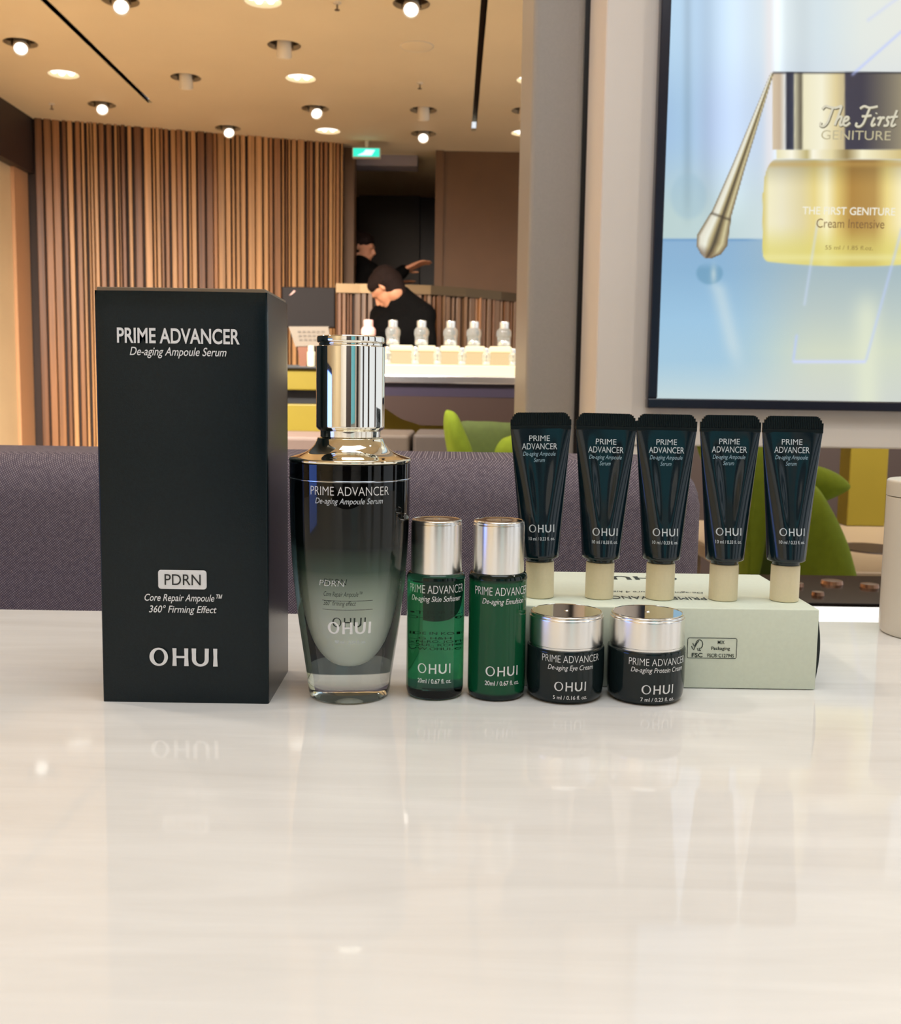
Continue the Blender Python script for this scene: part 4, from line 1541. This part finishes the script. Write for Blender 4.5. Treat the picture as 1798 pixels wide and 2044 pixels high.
# body shell with softly pillowed panels and crisp corner creases
prof_z = [0, 0.002, 0.02, 0.06, 0.10, 0.14, 0.175, bh - 0.010, bh - 0.004, bh - 0.001]
rings = []
for z in prof_z:
    ring = []
    zz = z / bh
    pl = math.sin(math.pi * min(max(zz, 0.0), 1.0)) ** 0.5
    top_in = 0.0016 * max(0, (z - (bh - 0.012)) / 0.012) ** 2
    rc = 0.0011
    for side in range(4):
        for i in range(n + 5):
            if i <= n:
                u = -1 + 2 * i / n
                b_ = 0.0009 * (1 - u * u) * pl
                fx, fy = u * (hw - rc), u * (hd - rc)
                if side == 0:
                    ring.append((fx, -hd - b_ + top_in, z))
                elif side == 1:
                    ring.append((hw + b_ * 0.6, fy, z))
                elif side == 2:
                    ring.append((-fx, hd + b_, z))
                else:
                    ring.append((-hw - b_ * 0.6, -fy, z))
            else:
                th = math.radians(-90 + 90 * side + 90 * (i - n) / 5)
                sx_ = 1 if side in (0, 1) else -1
                sy_ = -1 if side in (0, 3) else 1
                y_ = sy_ * (hd - rc) + rc * math.sin(th)
                if sy_ < 0:
                    y_ += top_in
                ring.append((sx_ * (hw - rc) + rc * math.cos(th), y_, z))
    rings.append([bm.verts.new(q_) for q_ in ring])
for a_, b_ in zip(rings[:-1], rings[1:]):
    m_ = len(a_)
    for i in range(m_):
        j = (i + 1) % m_
        bm.faces.new((a_[i], a_[j], b_[j], b_[i]))
bm.faces.new(rings[0][::-1])
bm.faces.new(rings[-1])
obj('carton_body', bm, M['carton'], t, 35)
bm = bmesh.new()
pts = [(-hw + 0.0006, -hd + 0.002), (-hw + 0.001, bh), ]
add_box(bm, -hw + 0.0008, hw - 0.0008, -hd + 0.0012, hd - 0.0008, bh - 0.0012, bh + 0.0006, 0.0004)
obj('tuck_flap', bm, mat('carton_edge_highlight', rgb(120, 104, 84), 0.5), t)  # brown tone paints the highlight along the carton's top edge
YF = yb_ - 0.0013
put_flat(t, T, YF, 'PRIME ADVANCER', 235, 477, 671, 28, M['ink'], 0, 0.020)
put_flat(t, T, YF, 'De-aging Ampoule Serum', 260, 453, 702, 16, M['ink'], 0.22, 0.006)
badge = rrect(98 * YF / F_PX, 39 * YF / F_PX, 6 * YF / F_PX)
lay('badge', (np.array(badge), [tuple(range(len(badge)))]), M['ink'], t, flat_front(364, 1157, YF, T))
put_flat(t, T, YF - 0.0002, 'PDRN', 328, 401, 1157, 22, M['black_ink'], 0, 0.0)
put_flat(t, T, YF, 'Core Repair Ampoule™', 286, 445, 1193, 14, M['ink'], 0.22, 0.006)
put_flat(t, T, YF, '360° Firming Effect', 296, 435, 1216, 14, M['ink'], 0.22, 0.006)
put_flat(t, T, YF, None, 297, 436, 1311, 37, M['ink'], name='wordmark')

# ------------------------------------------------------------------ serum bottle
YB = 0.515
bc = on(697, 1386)
T = Vector((at(697, 1386, YB).x, YB, TZ))
KB = YB / F_PX


def zb(py):
    """height above the table of a photo row on the bottle's axis"""
    return max(0.0, at(697, py, YB).z - TZ)


def Z0(py):
    return (1391.5 - py) * KB * 1.0


t = thing('serum_bottle', 'tall tapered serum bottle, black fading to clear glass, with a polished metal cap', 'bottle', T)
body_pts = [(120, 915), (120.5, 950), (119.5, 1000), (115.5, 1103), (107.5, 1205), (95.5, 1281), (88.5, 1332), (83, 1378)]
bz = [Z0(y) for _, y in body_pts][::-1]
br = [r * KB for r, _ in body_pts][::-1]


def rb(z):
    return float(np.interp(z, bz, br))


# smooth body profile
zz_ = np.linspace(Z0(1381), Z0(916), 60)
cf = np.polyfit(bz, br, 4)
prof = [(0, 0.0036), (br[0] * 0.30, 0.0034), (br[0] * 0.52, 0.0026), (br[0] * 0.68, 0.0012), (br[0] * 0.76, 0.0002), (br[0] * 0.80, 0), (br[0] - 0.0022, 0), (br[0] - 0.0010, 0.0007)] + [(float(np.polyval(cf, z)), float(z)) for z in zz_]


def rb(z):
    return float(np.polyval(cf, z))


prof += [(rb(Z0(914)) - 0.0006, Z0(913)), (0, Z0(913))]
M['serum_glass'] = mat('black_to_clear_glass', (0.9, 0.95, 0.92), 0.0, spec=0.28, Transmission_Weight=1.0, IOR=1.42)
ramp_z(M['serum_glass'], [(Z0(1391), (0.90, 0.95, 0.93, 1)), (Z0(1354), (0.86, 0.92, 0.90, 1)), (Z0(1352), (0.80, 0.87, 0.83, 1)), (Z0(1225), (0.86, 0.93, 0.88, 1)), (Z0(1170), (0.50, 0.60, 0.53, 1)), (Z0(1122), (0.06, 0.11, 0.085, 1)), (Z0(1075), (0.004, 0.006, 0.006, 1)), (Z0(900), (0.003, 0.003, 0.004, 1))])
# rear half tinted dark above the clear foot, painting the shade of edge refraction
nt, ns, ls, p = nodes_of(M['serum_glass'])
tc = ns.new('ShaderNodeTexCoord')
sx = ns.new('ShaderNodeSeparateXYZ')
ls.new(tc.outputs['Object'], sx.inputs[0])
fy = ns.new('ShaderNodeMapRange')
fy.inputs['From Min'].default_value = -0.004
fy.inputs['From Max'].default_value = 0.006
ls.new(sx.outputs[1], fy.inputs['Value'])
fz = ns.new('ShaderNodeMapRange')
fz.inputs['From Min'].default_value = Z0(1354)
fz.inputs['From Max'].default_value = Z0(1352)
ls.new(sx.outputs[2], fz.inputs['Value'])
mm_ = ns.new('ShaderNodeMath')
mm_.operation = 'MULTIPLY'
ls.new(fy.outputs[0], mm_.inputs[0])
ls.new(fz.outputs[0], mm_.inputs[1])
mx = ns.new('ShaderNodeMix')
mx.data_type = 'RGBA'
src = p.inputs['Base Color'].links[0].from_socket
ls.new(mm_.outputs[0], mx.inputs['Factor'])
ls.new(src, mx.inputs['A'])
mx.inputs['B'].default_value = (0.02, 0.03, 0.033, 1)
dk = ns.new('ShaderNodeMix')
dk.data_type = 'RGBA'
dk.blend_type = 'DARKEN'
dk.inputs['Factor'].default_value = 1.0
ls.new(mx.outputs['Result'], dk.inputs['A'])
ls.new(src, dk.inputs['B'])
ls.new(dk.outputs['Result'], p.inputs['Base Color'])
obj('glass_body', lathe(prof, 128, cap0=False, cap1=False), M['serum_glass'], t, 30)
# inner vessel with the serum
inner = [(0, Z0(1322)), (14, 1320.5), (28, 1312), (40, 1296), (50, 1274), (58, 1245), (65, 1205), (71, 1140), (76, 1060), (78, 960), (70, 935), (0, 934)]
ip = [(r * KB, Z0(y)) if y > 1 else (0, y) for r, y in inner]
M['serum'] = mat('milky_green_serum', (0.94, 0.97, 0.90), 0.35, spec=0.1, Transmission_Weight=0.0, IOR=1.3)
obj('inner_vessel', lathe(round_profile(ip, 0.004), 96, cap0=False, cap1=False), M['serum'], t, 60)
# groove ring
obj('groove_ring', lathe([(rb(Z0(949)) + .00002, Z0(949)), (rb(Z0(947)) + 0.00035, Z0(948)), (rb(Z0(946)) + 0.00035, Z0(946.5)), (rb(Z0(945)) + .00002, Z0(945.5))], 128, cap0=False, cap1=False), mat('thin_silver_line', (0.55, 0.58, 0.62), 0.15, 1.0), t, 40)
coll = [(121, 913.5), (121.5, 910), (120, 907.5), (112, 905), (100, 901.5), (87, 896), (77, 889), (70, 881), (66.5, 873), (65, 868), (62, 867.3), (58, 867.3)]
obj('collar', lathe(round_profile([(r * KB, Z0(y)) for r, y in coll], [0, .0006, .0006, .002, .003, .003, .003, .003, .002, .0004, 0, 0]), 128), M['gold_collar'], t, 35)
capp = [(58, 867), (59.5, 866), (60, 854), (60.5, 853), (63.5, 852), (67.5, 847), (67.8, 845), (67.8, 689.5), (67, 688.5), (62.5, 687.5), (62.5, 682.5), (65.8, 681.5), (66.5, 679), (66.5, 671), (65.5, 669), (63, 668.5), (60, 670), (0, 670.5)]
obj('cap', lathe(round_profile([(r * KB, Z0(y)) for r, y in capp], 0.00035), 128, cap1=False), M['chrome'], t, 35)
pr = lambda s, x0, x1, yc, h, m, it=0.0, bo=0.0, nm='lettering', rf=rb, eps=0.00018, heavy=False: put_round(t, T, 697, YB, rf, s, x0, x1, yc, h, m, it, bo, nm, eps, heavy=heavy)
pr('PRIME ADVANCER', 628, 784, 981, 18, M['ink'], 0, -0.012)
pr('De-aging Ampoule Serum', 638, 774, 1001, 11.5, M['ink_silver'], 0.22, 0)
pr('PDRN', 655, 703, 1162, 13, M['dark_ink_and_shadow'], 0.18, -0.01, eps=0.00010)  # dark offset copy paints the shadow of the white print
pr(None, 673, 739, 1242, 20, M['dark_ink_and_shadow'], nm='wordmark', eps=0.00010)  # shadow of the white wordmark, painted as a dark copy
pr('PDRN', 647, 698, 1165, 12, M['ink'], 0.15, -0.02)
pr(None, 664, 748, 1253, 25, M['ink'], nm='wordmark', heavy=True)
pr('90 ml / 3.04 fl. oz.', 678, 738, 1281, 7, M['ink_silver'], 0.0, 0)
pr('Core Repair Ampoule™', 655, 733, 1186, 10, M['dark_ink_and_shadow'], 0.22, 0)
pr('360° firming effect', 655, 721, 1204, 10, M['dark_ink_and_shadow'], 0.22, 0)
for yl in (1177, 1195):
    k_ = YB / F_PX
    pth = [[((653 + i * 10 - 705) * k_, 0.0) for i in range(11)]]
    z_ = Z0(yl)
    lay('rule', strokes(pth, 0.9 * k_), M['dark_ink_and_shadow'], t, lambda x, y, z_=z_: ((rb(z_) + .0002) * math.sin((x + 8 * KB) / rb(z_)), -(rb(z_) + .0002) * math.cos((x + 8 * KB) / rb(z_)), z_ + y))

# ------------------------------------------------------------------ 20 ml bottles
Y2 = 0.518
K2 = Y2 / F_PX


def mini_bottle(name, label, px, foot_px, body_mat, cap_w, top_px, content=None):
    T = Vector((at(px, foot_px, Y2).x, Y2, TZ))
    t = thing(name, label, 'bottle', T)

    def Z(y):
        return (foot_px - y) * K2
    R = 58.5 * K2
    body = round_profile([(0, 0), (R - 0.001, 0), (R, Z(foot_px - 14)), (R, Z(1152)), (R + .0003, Z(1148)), (R * .99, Z(1140)), (R * .93, Z(1136)), (0, Z(1136))],
                         [0, .004, .006, 0.001, 0.0006, .0008, .0005, 0])
    obj('glass_body', lathe(body, 96, cap0=False, cap1=False), body_mat, t, 40)
    cw = cap_w * K2
    capb = [(cw * .96, Z(1139)), (cw, Z(1138)), (cw, Z(top_px + 13)), (cw * .985, Z(top_px + 11)), (cw * .985, Z(top_px + 7)), (cw * .95, Z(top_px + 4.5)), (0, Z(top_px + 4.5))]
    obj('cap', lathe(round_profile(capb, 0.0005), 96, cap1=False), M['satin'], t, 35)
    disc = [(cw * .93, Z(top_px + 4.6)), (cw * .93, Z(top_px + 4)), (cw * .90, Z(top_px + 3.6)), (cw * .88, Z(top_px + 4.4)), (cw * .12, Z(top_px + 4.6)), (cw * .09, Z(top_px + 3.4)), (0, Z(top_px + 3.2))]
    obj('cap_disc', lathe(disc, 96, cap1=False), M['satin_top'], t, 35)
    return t, T, R, Z


M['toner_glass'] = mat('green_transparent_glass', (0.05, 0.34, 0.15), 0.0, spec=0.5, Transmission_Weight=1.0, IOR=1.38)
ramp_z(M['toner_glass'], [(0.0, (0.05, 0.07, 0.11, 1)), (0.0050, (0.05, 0.08, 0.10, 1)), (0.0058, (0.03, 0.25, 0.11, 1)), (0.0588, (0.02, 0.19, 0.085, 1)), (0.0598, (0.02, 0.05, 0.05, 1)), (0.064, (0.02, 0.03, 0.04, 1))])
t, T, R, Z = mini_bottle('toner_bottle', 'small transparent green bottle with silver cap, left one of the green pair', 867, 1390, M['toner_glass'], 51.5, 1026)
rf = lambda z: R
P2 = lambda s, x0, x1, yc, h, m, it=0.0, bo=0.0, nm='lettering', px=867, **k: put_round(t, T, px, Y2, rf, s, x0, x1, yc, h, m, it, bo, nm, **k)
P2('PRIME ADVANCER', 815, 922, 1177, 17, M['ink'], 0, -0.012)
P2('De-aging Skin Softener', 819, 918, 1196, 11, M['ink'], 0.22, 0)
P2(None, 833, 900, 1335, 20, M['ink'], nm='wordmark')
P2('20ml / 0.67 fl. oz.', 833, 901, 1360, 9, M['ink'], 0, 0.008)
# fine print on the rear, legible from behind, mirrored through the glass
M['fine_print'] = mat('dark_fine_print', (0.006, 0.02, 0.012), 0.6)
fine = [('NOT FOR SALE', 1240, 6.5, 836, 898), ('080-023-7007', 1250, 5.5, 836, 898), ('MADE IN KOREA', 1283, 5.5, 838, 896), ('DISTR. LG H&H Co., Ltd.', 1293, 5, 822, 912), ('SAEMUNAN-RO, JONGNO-GU', 1300, 5, 820, 914), ('SEOUL, KOREA', 1307, 5, 840, 894), ('WWW.OHUI.COM', 1315, 5.5, 836, 898)]
for s, y, h, fa, fb in fine:
    P2(s, fa, fb, y, h, M['fine_print'], 0, 0.0, 'fine_print', back=True, eps=0.0002)

M['lotion_glass'] = mat('green_glass_with_emulsion', (0.012, 0.135, 0.052), 0.04, spec=0.35)
ramp_z(M['lotion_glass'], [(0.0, (0.004, 0.012, 0.014, 1)), (0.0030, (0.004, 0.014, 0.014, 1)), (0.0042, (0.004, 0.088, 0.036, 1)), (0.0585, (0.004, 0.088, 0.034, 1)), (0.0605, (0.004, 0.012, 0.010, 1)), (0.062, (0.004, 0.012, 0.010, 1))])
t, T, R, Z = mini_bottle('emulsion_bottle', 'small green bottle filled with opaque emulsion, right one of the green pair', 989, 1392, M['lotion_glass'], 52, 1028)
P2('PRIME ADVANCER', 942, 1046.5, 1181, 17, M['ink'], 0, -0.012, px=989)
P2('De-aging Emulsion', 956, 1040, 1201, 11, M['ink'], 0.22, 0, px=989)
P2(None, 965, 1031, 1340, 20, M['ink'], nm='wordmark', px=989)
P2('20ml / 0.67 fl. oz.', 964, 1033, 1364, 9, M['ink'], 0, 0.008, px=989)

# ------------------------------------------------------------------ cream jars
Y3 = 0.519
K3 = Y3 / F_PX


def cream_jar(label, px, foot_px):
    T = Vector((at(px, foot_px, Y3).x, Y3, TZ))
    t = thing('cream_jar', label, 'jar', T)
    Zj = lambda d: d * K3      # d pixels above the foot
    R = 78.5 * K3
    body = round_profile([(0, 0), (R * .88, 0), (R * .965, Zj(10)), (R, Zj(34)), (R, Zj(104)), (R * .985, Zj(108)), (R * .93, Zj(108)), (R * .93, Zj(104)), (0, Zj(104))],
                         [0, .002, .004, .004, .001, .0008, .0004, 0, 0])
    obj('jar_body', lathe(body, 112, cap0=False, cap1=False), M['jar'], t, 40)
    rl = 75.5 * K3
    lid = [(rl * .95, Zj(105.00)), (rl * .985, Zj(106.00)), (rl * .99, Zj(112.50)), (rl, Zj(113.50)), (rl, Zj(165.50)), (rl * .995, Zj(168.00)), (rl * .975, Zj(169.00)), (rl * .972, Zj(172.50)), (rl * .955, Zj(174.50)), (rl * .93, Zj(174.50)), (0, Zj(174.50))]
    obj('lid', lathe(round_profile(lid, 0.0004), 112, cap1=False), M['satin'], t, 35)
    disc = [(rl * .945, Zj(174.55)), (rl * .945, Zj(175.50)), (rl * .925, Zj(175.90)), (rl * .91, Zj(175.10)), (rl * .07, Zj(175.10)), (rl * .05, Zj(176.70)), (0, Zj(177.00))]
    obj('lid_disc', lathe(disc, 112, cap1=False), M['lid_top'], t, 35)
    return t, T, R


M['lid_top'] = mat('polished_lid_disc', (0.72, 0.68, 0.62), 0.06, 1.0)
t, T, R = cream_jar('dark jar with silver lid, left one of the two jars, next to the emulsion', 1126, 1390)
rf = lambda z: float(np.interp(z, [0, 0.002, 34 * K3, 98 * K3], [R * .9, R * .965, R, R]))
P3 = lambda s, x0, x1, yc, h, m, it=0.0, bo=0.0, nm='lettering', px=1126: put_round(t, T, px, Y3, rf, s, x0, x1, yc, h, m, it, bo, nm)
P3('PRIME ADVANCER', 1072, 1188, 1316, 15, M['ink'], 0, -0.012)
P3('De-aging Eye Cream', 1083, 1176, 1333, 10, M['ink'], 0.22, 0)
P3(None, 1097, 1161, 1370, 19, M['ink'], nm='wordmark')
P3('5 ml / 0.16 fl. oz.', 1097, 1161, 1391, 8, M['ink'], 0, 0.006)
t, T, R = cream_jar('dark jar with silver lid, right one of the two, beside the printed tree mark', 1286, 1393)
P3('PRIME ADVANCER', 1239, 1356, 1322, 15, M['ink'], 0, -0.012, px=1286)
P3('De-aging Protein Cream', 1243, 1352, 1338, 10, M['ink'], 0.22, 0, px=1286)
P3(None, 1265, 1330, 1376, 19, M['ink'], nm='wordmark', px=1286)
P3('7 ml / 0.23 fl. oz.', 1265, 1330, 1395, 8, M['ink'], 0, 0.006, px=1286)

# ------------------------------------------------------------------ mint carton lying behind
YM = on(1625, 1378).y
mr = at(1631, 1300, YM).x
mh = at(1637, 1217, YM).z - TZ
back_y = on(1530, 1147, TZ + mh).y
md = back_y - YM
ml = 0.017
T = Vector(((ml + mr) / 2, YM + md / 2, TZ))
t = thing('gift_box', 'pale mint carton lying flat behind the jars, carrying the five tubes', 'box', T)
hw, hd = (mr - ml) / 2, md / 2
bm = box(-hw, hw, -hd, hd, 0.0003, mh)
bmesh.ops.bevel(bm, geom=list(bm.edges), offset=0.0007, segments=3, profile=0.5, affect='EDGES')
obj('carton_body', bm, M['mint'], t, 60)
bm = bmesh.new()
arc = [(0.0006, 0.002)] + [(0.0022 * math.sin(math.pi * i / 10), 0.002 + (mh - 0.004) * i / 10) for i in range(1, 10)] + [(0.0006, mh - 0.002)]
add_prism(bm, [(hw - 0.0005 + x, z) for x, z in arc] + [(hw - 0.0005, mh - 0.002), (hw - 0.0005, 0.002)], 'y', -hd + 0.001, hd - 0.001)
obj('end_flap', bm, M['jar'], t)
YMf = YM - 0.0002
gk = M['dark_ink_and_shadow']
k_ = YMf / F_PX
rr_ = rrect(100 * k_, 42 * k_, 3.5 * k_)
rr_.append(rr_[0])
lay('mark_frame', strokes([rr_], 1.2 * k_), gk, t, flat_front(1421, 1294, YMf, T))
tree = [(-5, -10), (-1.5, -10), (-1.5, -6.5), (-4, -6.5), (-4, -2), (-9, 2), (-9.5, 6), (-7, 9), (-5.5, 9.5), (-3, 14), (1, 16), (5, 14), (8, 10), (9, 6), (8.5, 1), (5, -3), (3, -3), (3, -6), (6, -6)]
tree = [(1391 + 0, 0)] and [((x - 0.0) * k_ * 0.82, y * k_ * 0.82) for x, y in [(-12, 5), (-10, 0), (-8, -3), (-5, 3), (-2, 10), (1, 13), (5, 14), (9, 12), (12, 8), (13, 3), (12, -3), (9, -7), (5, -8), (5, -13), (9, -13), (1, -13), (1, -8), (-1, -9)]]
tick = [((x) * k_ * 0.82, y * k_ * 0.82) for x, y in [(-15, -2), (-12, -8), (-9, -12), (-6, -4), (-1, 6), (3, 11)]]
lay('tree_mark', strokes([tree, tick], 1.6 * k_), gk, t, flat_front(1392, 1288, YMf, T))
put_flat(t, T, YMf, 'FSC', 1380, 1402, 1307.5, 8, gk, 0, 0.02)
put_flat(t, T, YMf, 'MIX', 1432, 1446, 1282, 6.5, gk, 0, 0.02)
put_flat(t, T, YMf, 'Packaging', 1419, 1457, 1294, 6.5, gk, 0, 0.015)
put_flat(t, T, YMf, 'FSC® C127945', 1411, 1465, 1308.5, 7, gk, 0, 0.015)


def put_top(s, px0, px1, py, h_m, m, italic=0.0, bold=0.0, name='lettering'):
    a_, b_ = on(px0, py, TZ + mh), on(px1, py, TZ + mh)
    cx_, cyy = (a_.x + b_.x) / 2, (a_.y + b_.y) / 2
    wid = b_.x - a_.x
    v = wordmark(wid, h_m) if s is None else glyphs(s, wid, h_m, italic, bold)
    return lay(name, v, m, t, lambda x, y: (cx_ - x - T.x, cyy - y - T.y, mh + 0.0002))


put_top(None, 1200, 1345, 1151, 0.0115, gk, name='wordmark')
put_top('PRIME ADVANCER', 1190, 1403, 1191, 0.0078, gk, 0, 0.0)
put_top('De-aging miniature 4 kit', 1222, 1400, 1181, 0.0045, gk, 0.2, 0.0)

# ------------------------------------------------------------------ serum tubes standing on their caps
TOPM = TZ + mh
YT = on(1314, 1200, TOPM).y + 0.0075
KT = YT / F_PX
HC, HB, HT = 74 * KT, 84 * KT, 372 * KT        # cap height, tube start, total height
RC, RBOT, WTOP = 28.5 * KT, 38 * KT, 60.5 * KT
CRH = 30 * KT
ZCR = HT - CRH


def t_half(z):
    """half width and half depth of the tube at height z"""
    u = min(max((z - HB) / (ZCR - HB), 0), 1)
    a_ = RBOT + (WTOP - RBOT) * (u ** 1.05)
    b_ = RBOT * (1 - u) ** 0.9 * 0.96 + 0.0011 * u + 0.0004
    return a_, b_


def t_front(x, z, dent):
    a_, b_ = t_half(z)
    u = min(max((z - HB) / (ZCR - HB), 0), 1)
    q_ = max(0.0, 1 - (abs(x) / a_) ** 2.0)
    y = -b_ * q_ ** 0.5
    # shallow V shaped press mark that narrows towards the cap
    wv = a_ * (0.10 + 0.52 * u)
    d = dent * math.exp(-(x / wv) ** 4) * max(0.0, math.sin(math.pi * min(1, max(0, (u - 0.2) / 0.8)))) ** 1.0
    return y + min(d, b_ * 0.75)


def tube(name, label, px, foot_px, tilt_deg, text_dx, dy, dent):
    x0 = at(px, foot_px, YT).x
    t = thing(name, label, 'tube', (x0, YT, TOPM), 0, 'serum tubes on the mint box')
    t.rotation_euler = (0, math.radians(tilt_deg), 0)
    obj('cap', lathe(round_profile([(0, 0.0002), (RC * .97, 0.0002), (RC, 0.0008), (RC * 1.0, HC - 0.0008), (RC * .98, HC), (0, HC)], [0, .0003, .0004, .0004, .0004, 0]), 64, cap0=False, cap1=False), M['cap_cream'], t, 40)
    obj('neck', lathe([(RC * .86, HC - 0.0004), (RC * .93, HC + 0.0002), (RC * .95, HB - 0.0004), (RC * .9, HB + 0.0012)], 48), M['tube'], t, 40)
    bm = bmesh.new()
    N = 72
    rings = []
    zs_ = [HB - 0.0006, HB - 0.0003, HB + 0.0003, HB + 0.0012] + list(np.linspace(HB + 0.003, ZCR - 0.0005, 60))
    for k_, z in enumerate(zs_):
        f_ = (0.90, 0.965, 0.99, 1.0)[k_] if k_ < 4 else 1.0
        ring = []
        for i in range(N):
            th = 2 * math.pi * i / N
            a_, b_ = t_half(max(z, HB))
            x = a_ * f_ * math.sin(th)
            c_ = math.cos(th)
            if c_ > 0:
                y = t_front(a_ * math.sin(th) * 0.99999, z, dent) * f_
            else:
                y = b_ * f_ * abs(c_)
            ring.append(bm.verts.new((x, y, z)))
        rings.append(ring)
    for a_, b_ in zip(rings[:-1], rings[1:]):
        for i in range(N):
            j = (i + 1) % N
            bm.faces.new((a_[i], a_[j], b_[j], b_[i]))
    bm.faces.new(rings[0][::-1])
    bm.faces.new(rings[-1])
    obj('tube_body', bm, M['tube'], t, 50)
    # crimp: smooth band, then ribbed band with rounded shoulders
    bm = bmesh.new()
    add_box(bm, -WTOP * .997, WTOP * .997, -0.0012, 0.0012, ZCR - 0.001, ZCR + 0.0012, 0.0004)
    nr = 34
    for i in range(nr):
        xa_ = -WTOP + 2 * WTOP * i / nr
        xb_ = -WTOP + 2 * WTOP * (i + 1) / nr
        xm = (xa_ + xb_) / 2
        e = (abs(xm) / WTOP)
        zt_e = HT - 0.0046 * max(0, (e - 0.72) / 0.28) ** 2.2
        add_box(bm, xa_, xb_ + 0.00001, -0.00055, 0.00055, ZCR + 0.001, zt_e - 0.0002)
        add_box(bm, xa_ + 0.00012, xb_ - 0.00012, -0.00095, 0.00095, ZCR + 0.0013, zt_e)
    obj('crimp', bm, M['tube_crimp'], t)
    # lettering
    def tf(s, w, h, dx, up, m, it=0.0, bo=0.0, nm='lettering'):
        v = wordmark(w * KT, h * KT, True) if s is None else glyphs(s, w * KT, h * KT, it, bo)
        cx_ = dx * KT
        z_ = HT - up * KT - h * KT / 2
        lay(nm, v, m, t, lambda x, y: (cx_ + x, t_front(cx_ + x, z_ + y, dent) - 0.00022, z_ + y))
    c1, c2 = text_dx
    tf('PRIME', 41, 11, c1, 54 + dy, M['ink_silver'])
    tf('ADVANCER', 70, 12, c1, 70 + dy, M['ink_silver'])
    tf('De-aging Ampoule', 66, 8, c1, 84.5 + dy, M['tube_ink'], 0.22)
    tf('Serum', 23, 8, c1, 97 + dy, M['tube_ink'], 0.22)
    tf(None, 51, 15, c2, 232 + dy, M['ink_silver'], nm='wordmark')
    tf('10 ml / 0.33 fl. oz.', 51, 6.5, c2, 252 + dy, M['ink_silver'], 0, 0.005)
    return t


M['tube_crimp'] = mat('ribbed_dark_laminate', (0.003, 0.008, 0.010), 0.35, spec=0.22)
M['tube_ink'] = mat('blue_grey_ink', rgb(150, 180, 196), 0.4)
tube('serum_tube', 'dark upside down tube leftmost on the mint box, behind the emulsion bottle', 1077, 1190, -1.0, (-3, 1), -3, 0.0016)
tube('serum_tube', 'dark upside down tube on a cream cap, second from left on the mint box', 1195, 1194, 0.7, (0, 3), 2, 0.0022)
tube('serum_tube', 'dark upside down tube on a cream cap, middle one of the five', 1316, 1197, 0.2, (0, 1), 1, 0.0018)
tube('serum_tube', 'dark upside down tube on a cream cap, second from right, with bright creases', 1442, 1202, 0.0, (-2, -1), -2, 0.0026)
tube('serum_tube', 'dark upside down tube on a cream cap, rightmost, near the corner of the mint box', 1564, 1205, 0.0, (-2, 1), -3, 0.0018)

# ------------------------------------------------------------------ white canister at the table's far right edge
YCN = 0.672
q0 = at(1764, 1238, YCN)
Rc = 0.034
T = Vector((at(1764, 1200, YCN).x + Rc, YCN, TZ))
t = thing('canister', 'white lidded canister cut by the right edge of the frame', 'canister', T)
wh = noise_tint(mat('white_gloss_plastic', rgb(226, 219, 206), 0.25), 4, 0.01)
hcz = at(1775, 957, YCN).z - TZ
obj('body', lathe(round_profile([(0, 0), (Rc * .97, 0), (Rc, 0.004), (Rc, hcz - 0.011), (0, hcz - 0.011)], [0, .003, .003, .0006, 0]), 72, cap0=False, cap1=False), wh, t, 40)
obj('lid', lathe(round_profile([(0, hcz - 0.0105), (Rc * 1.005, hcz - 0.0105), (Rc * 1.005, hcz - 0.001), (Rc * .97, hcz), (0, hcz)], [0, .0004, .001, .001, 0]), 72, cap0=False, cap1=False), wh, t, 40)
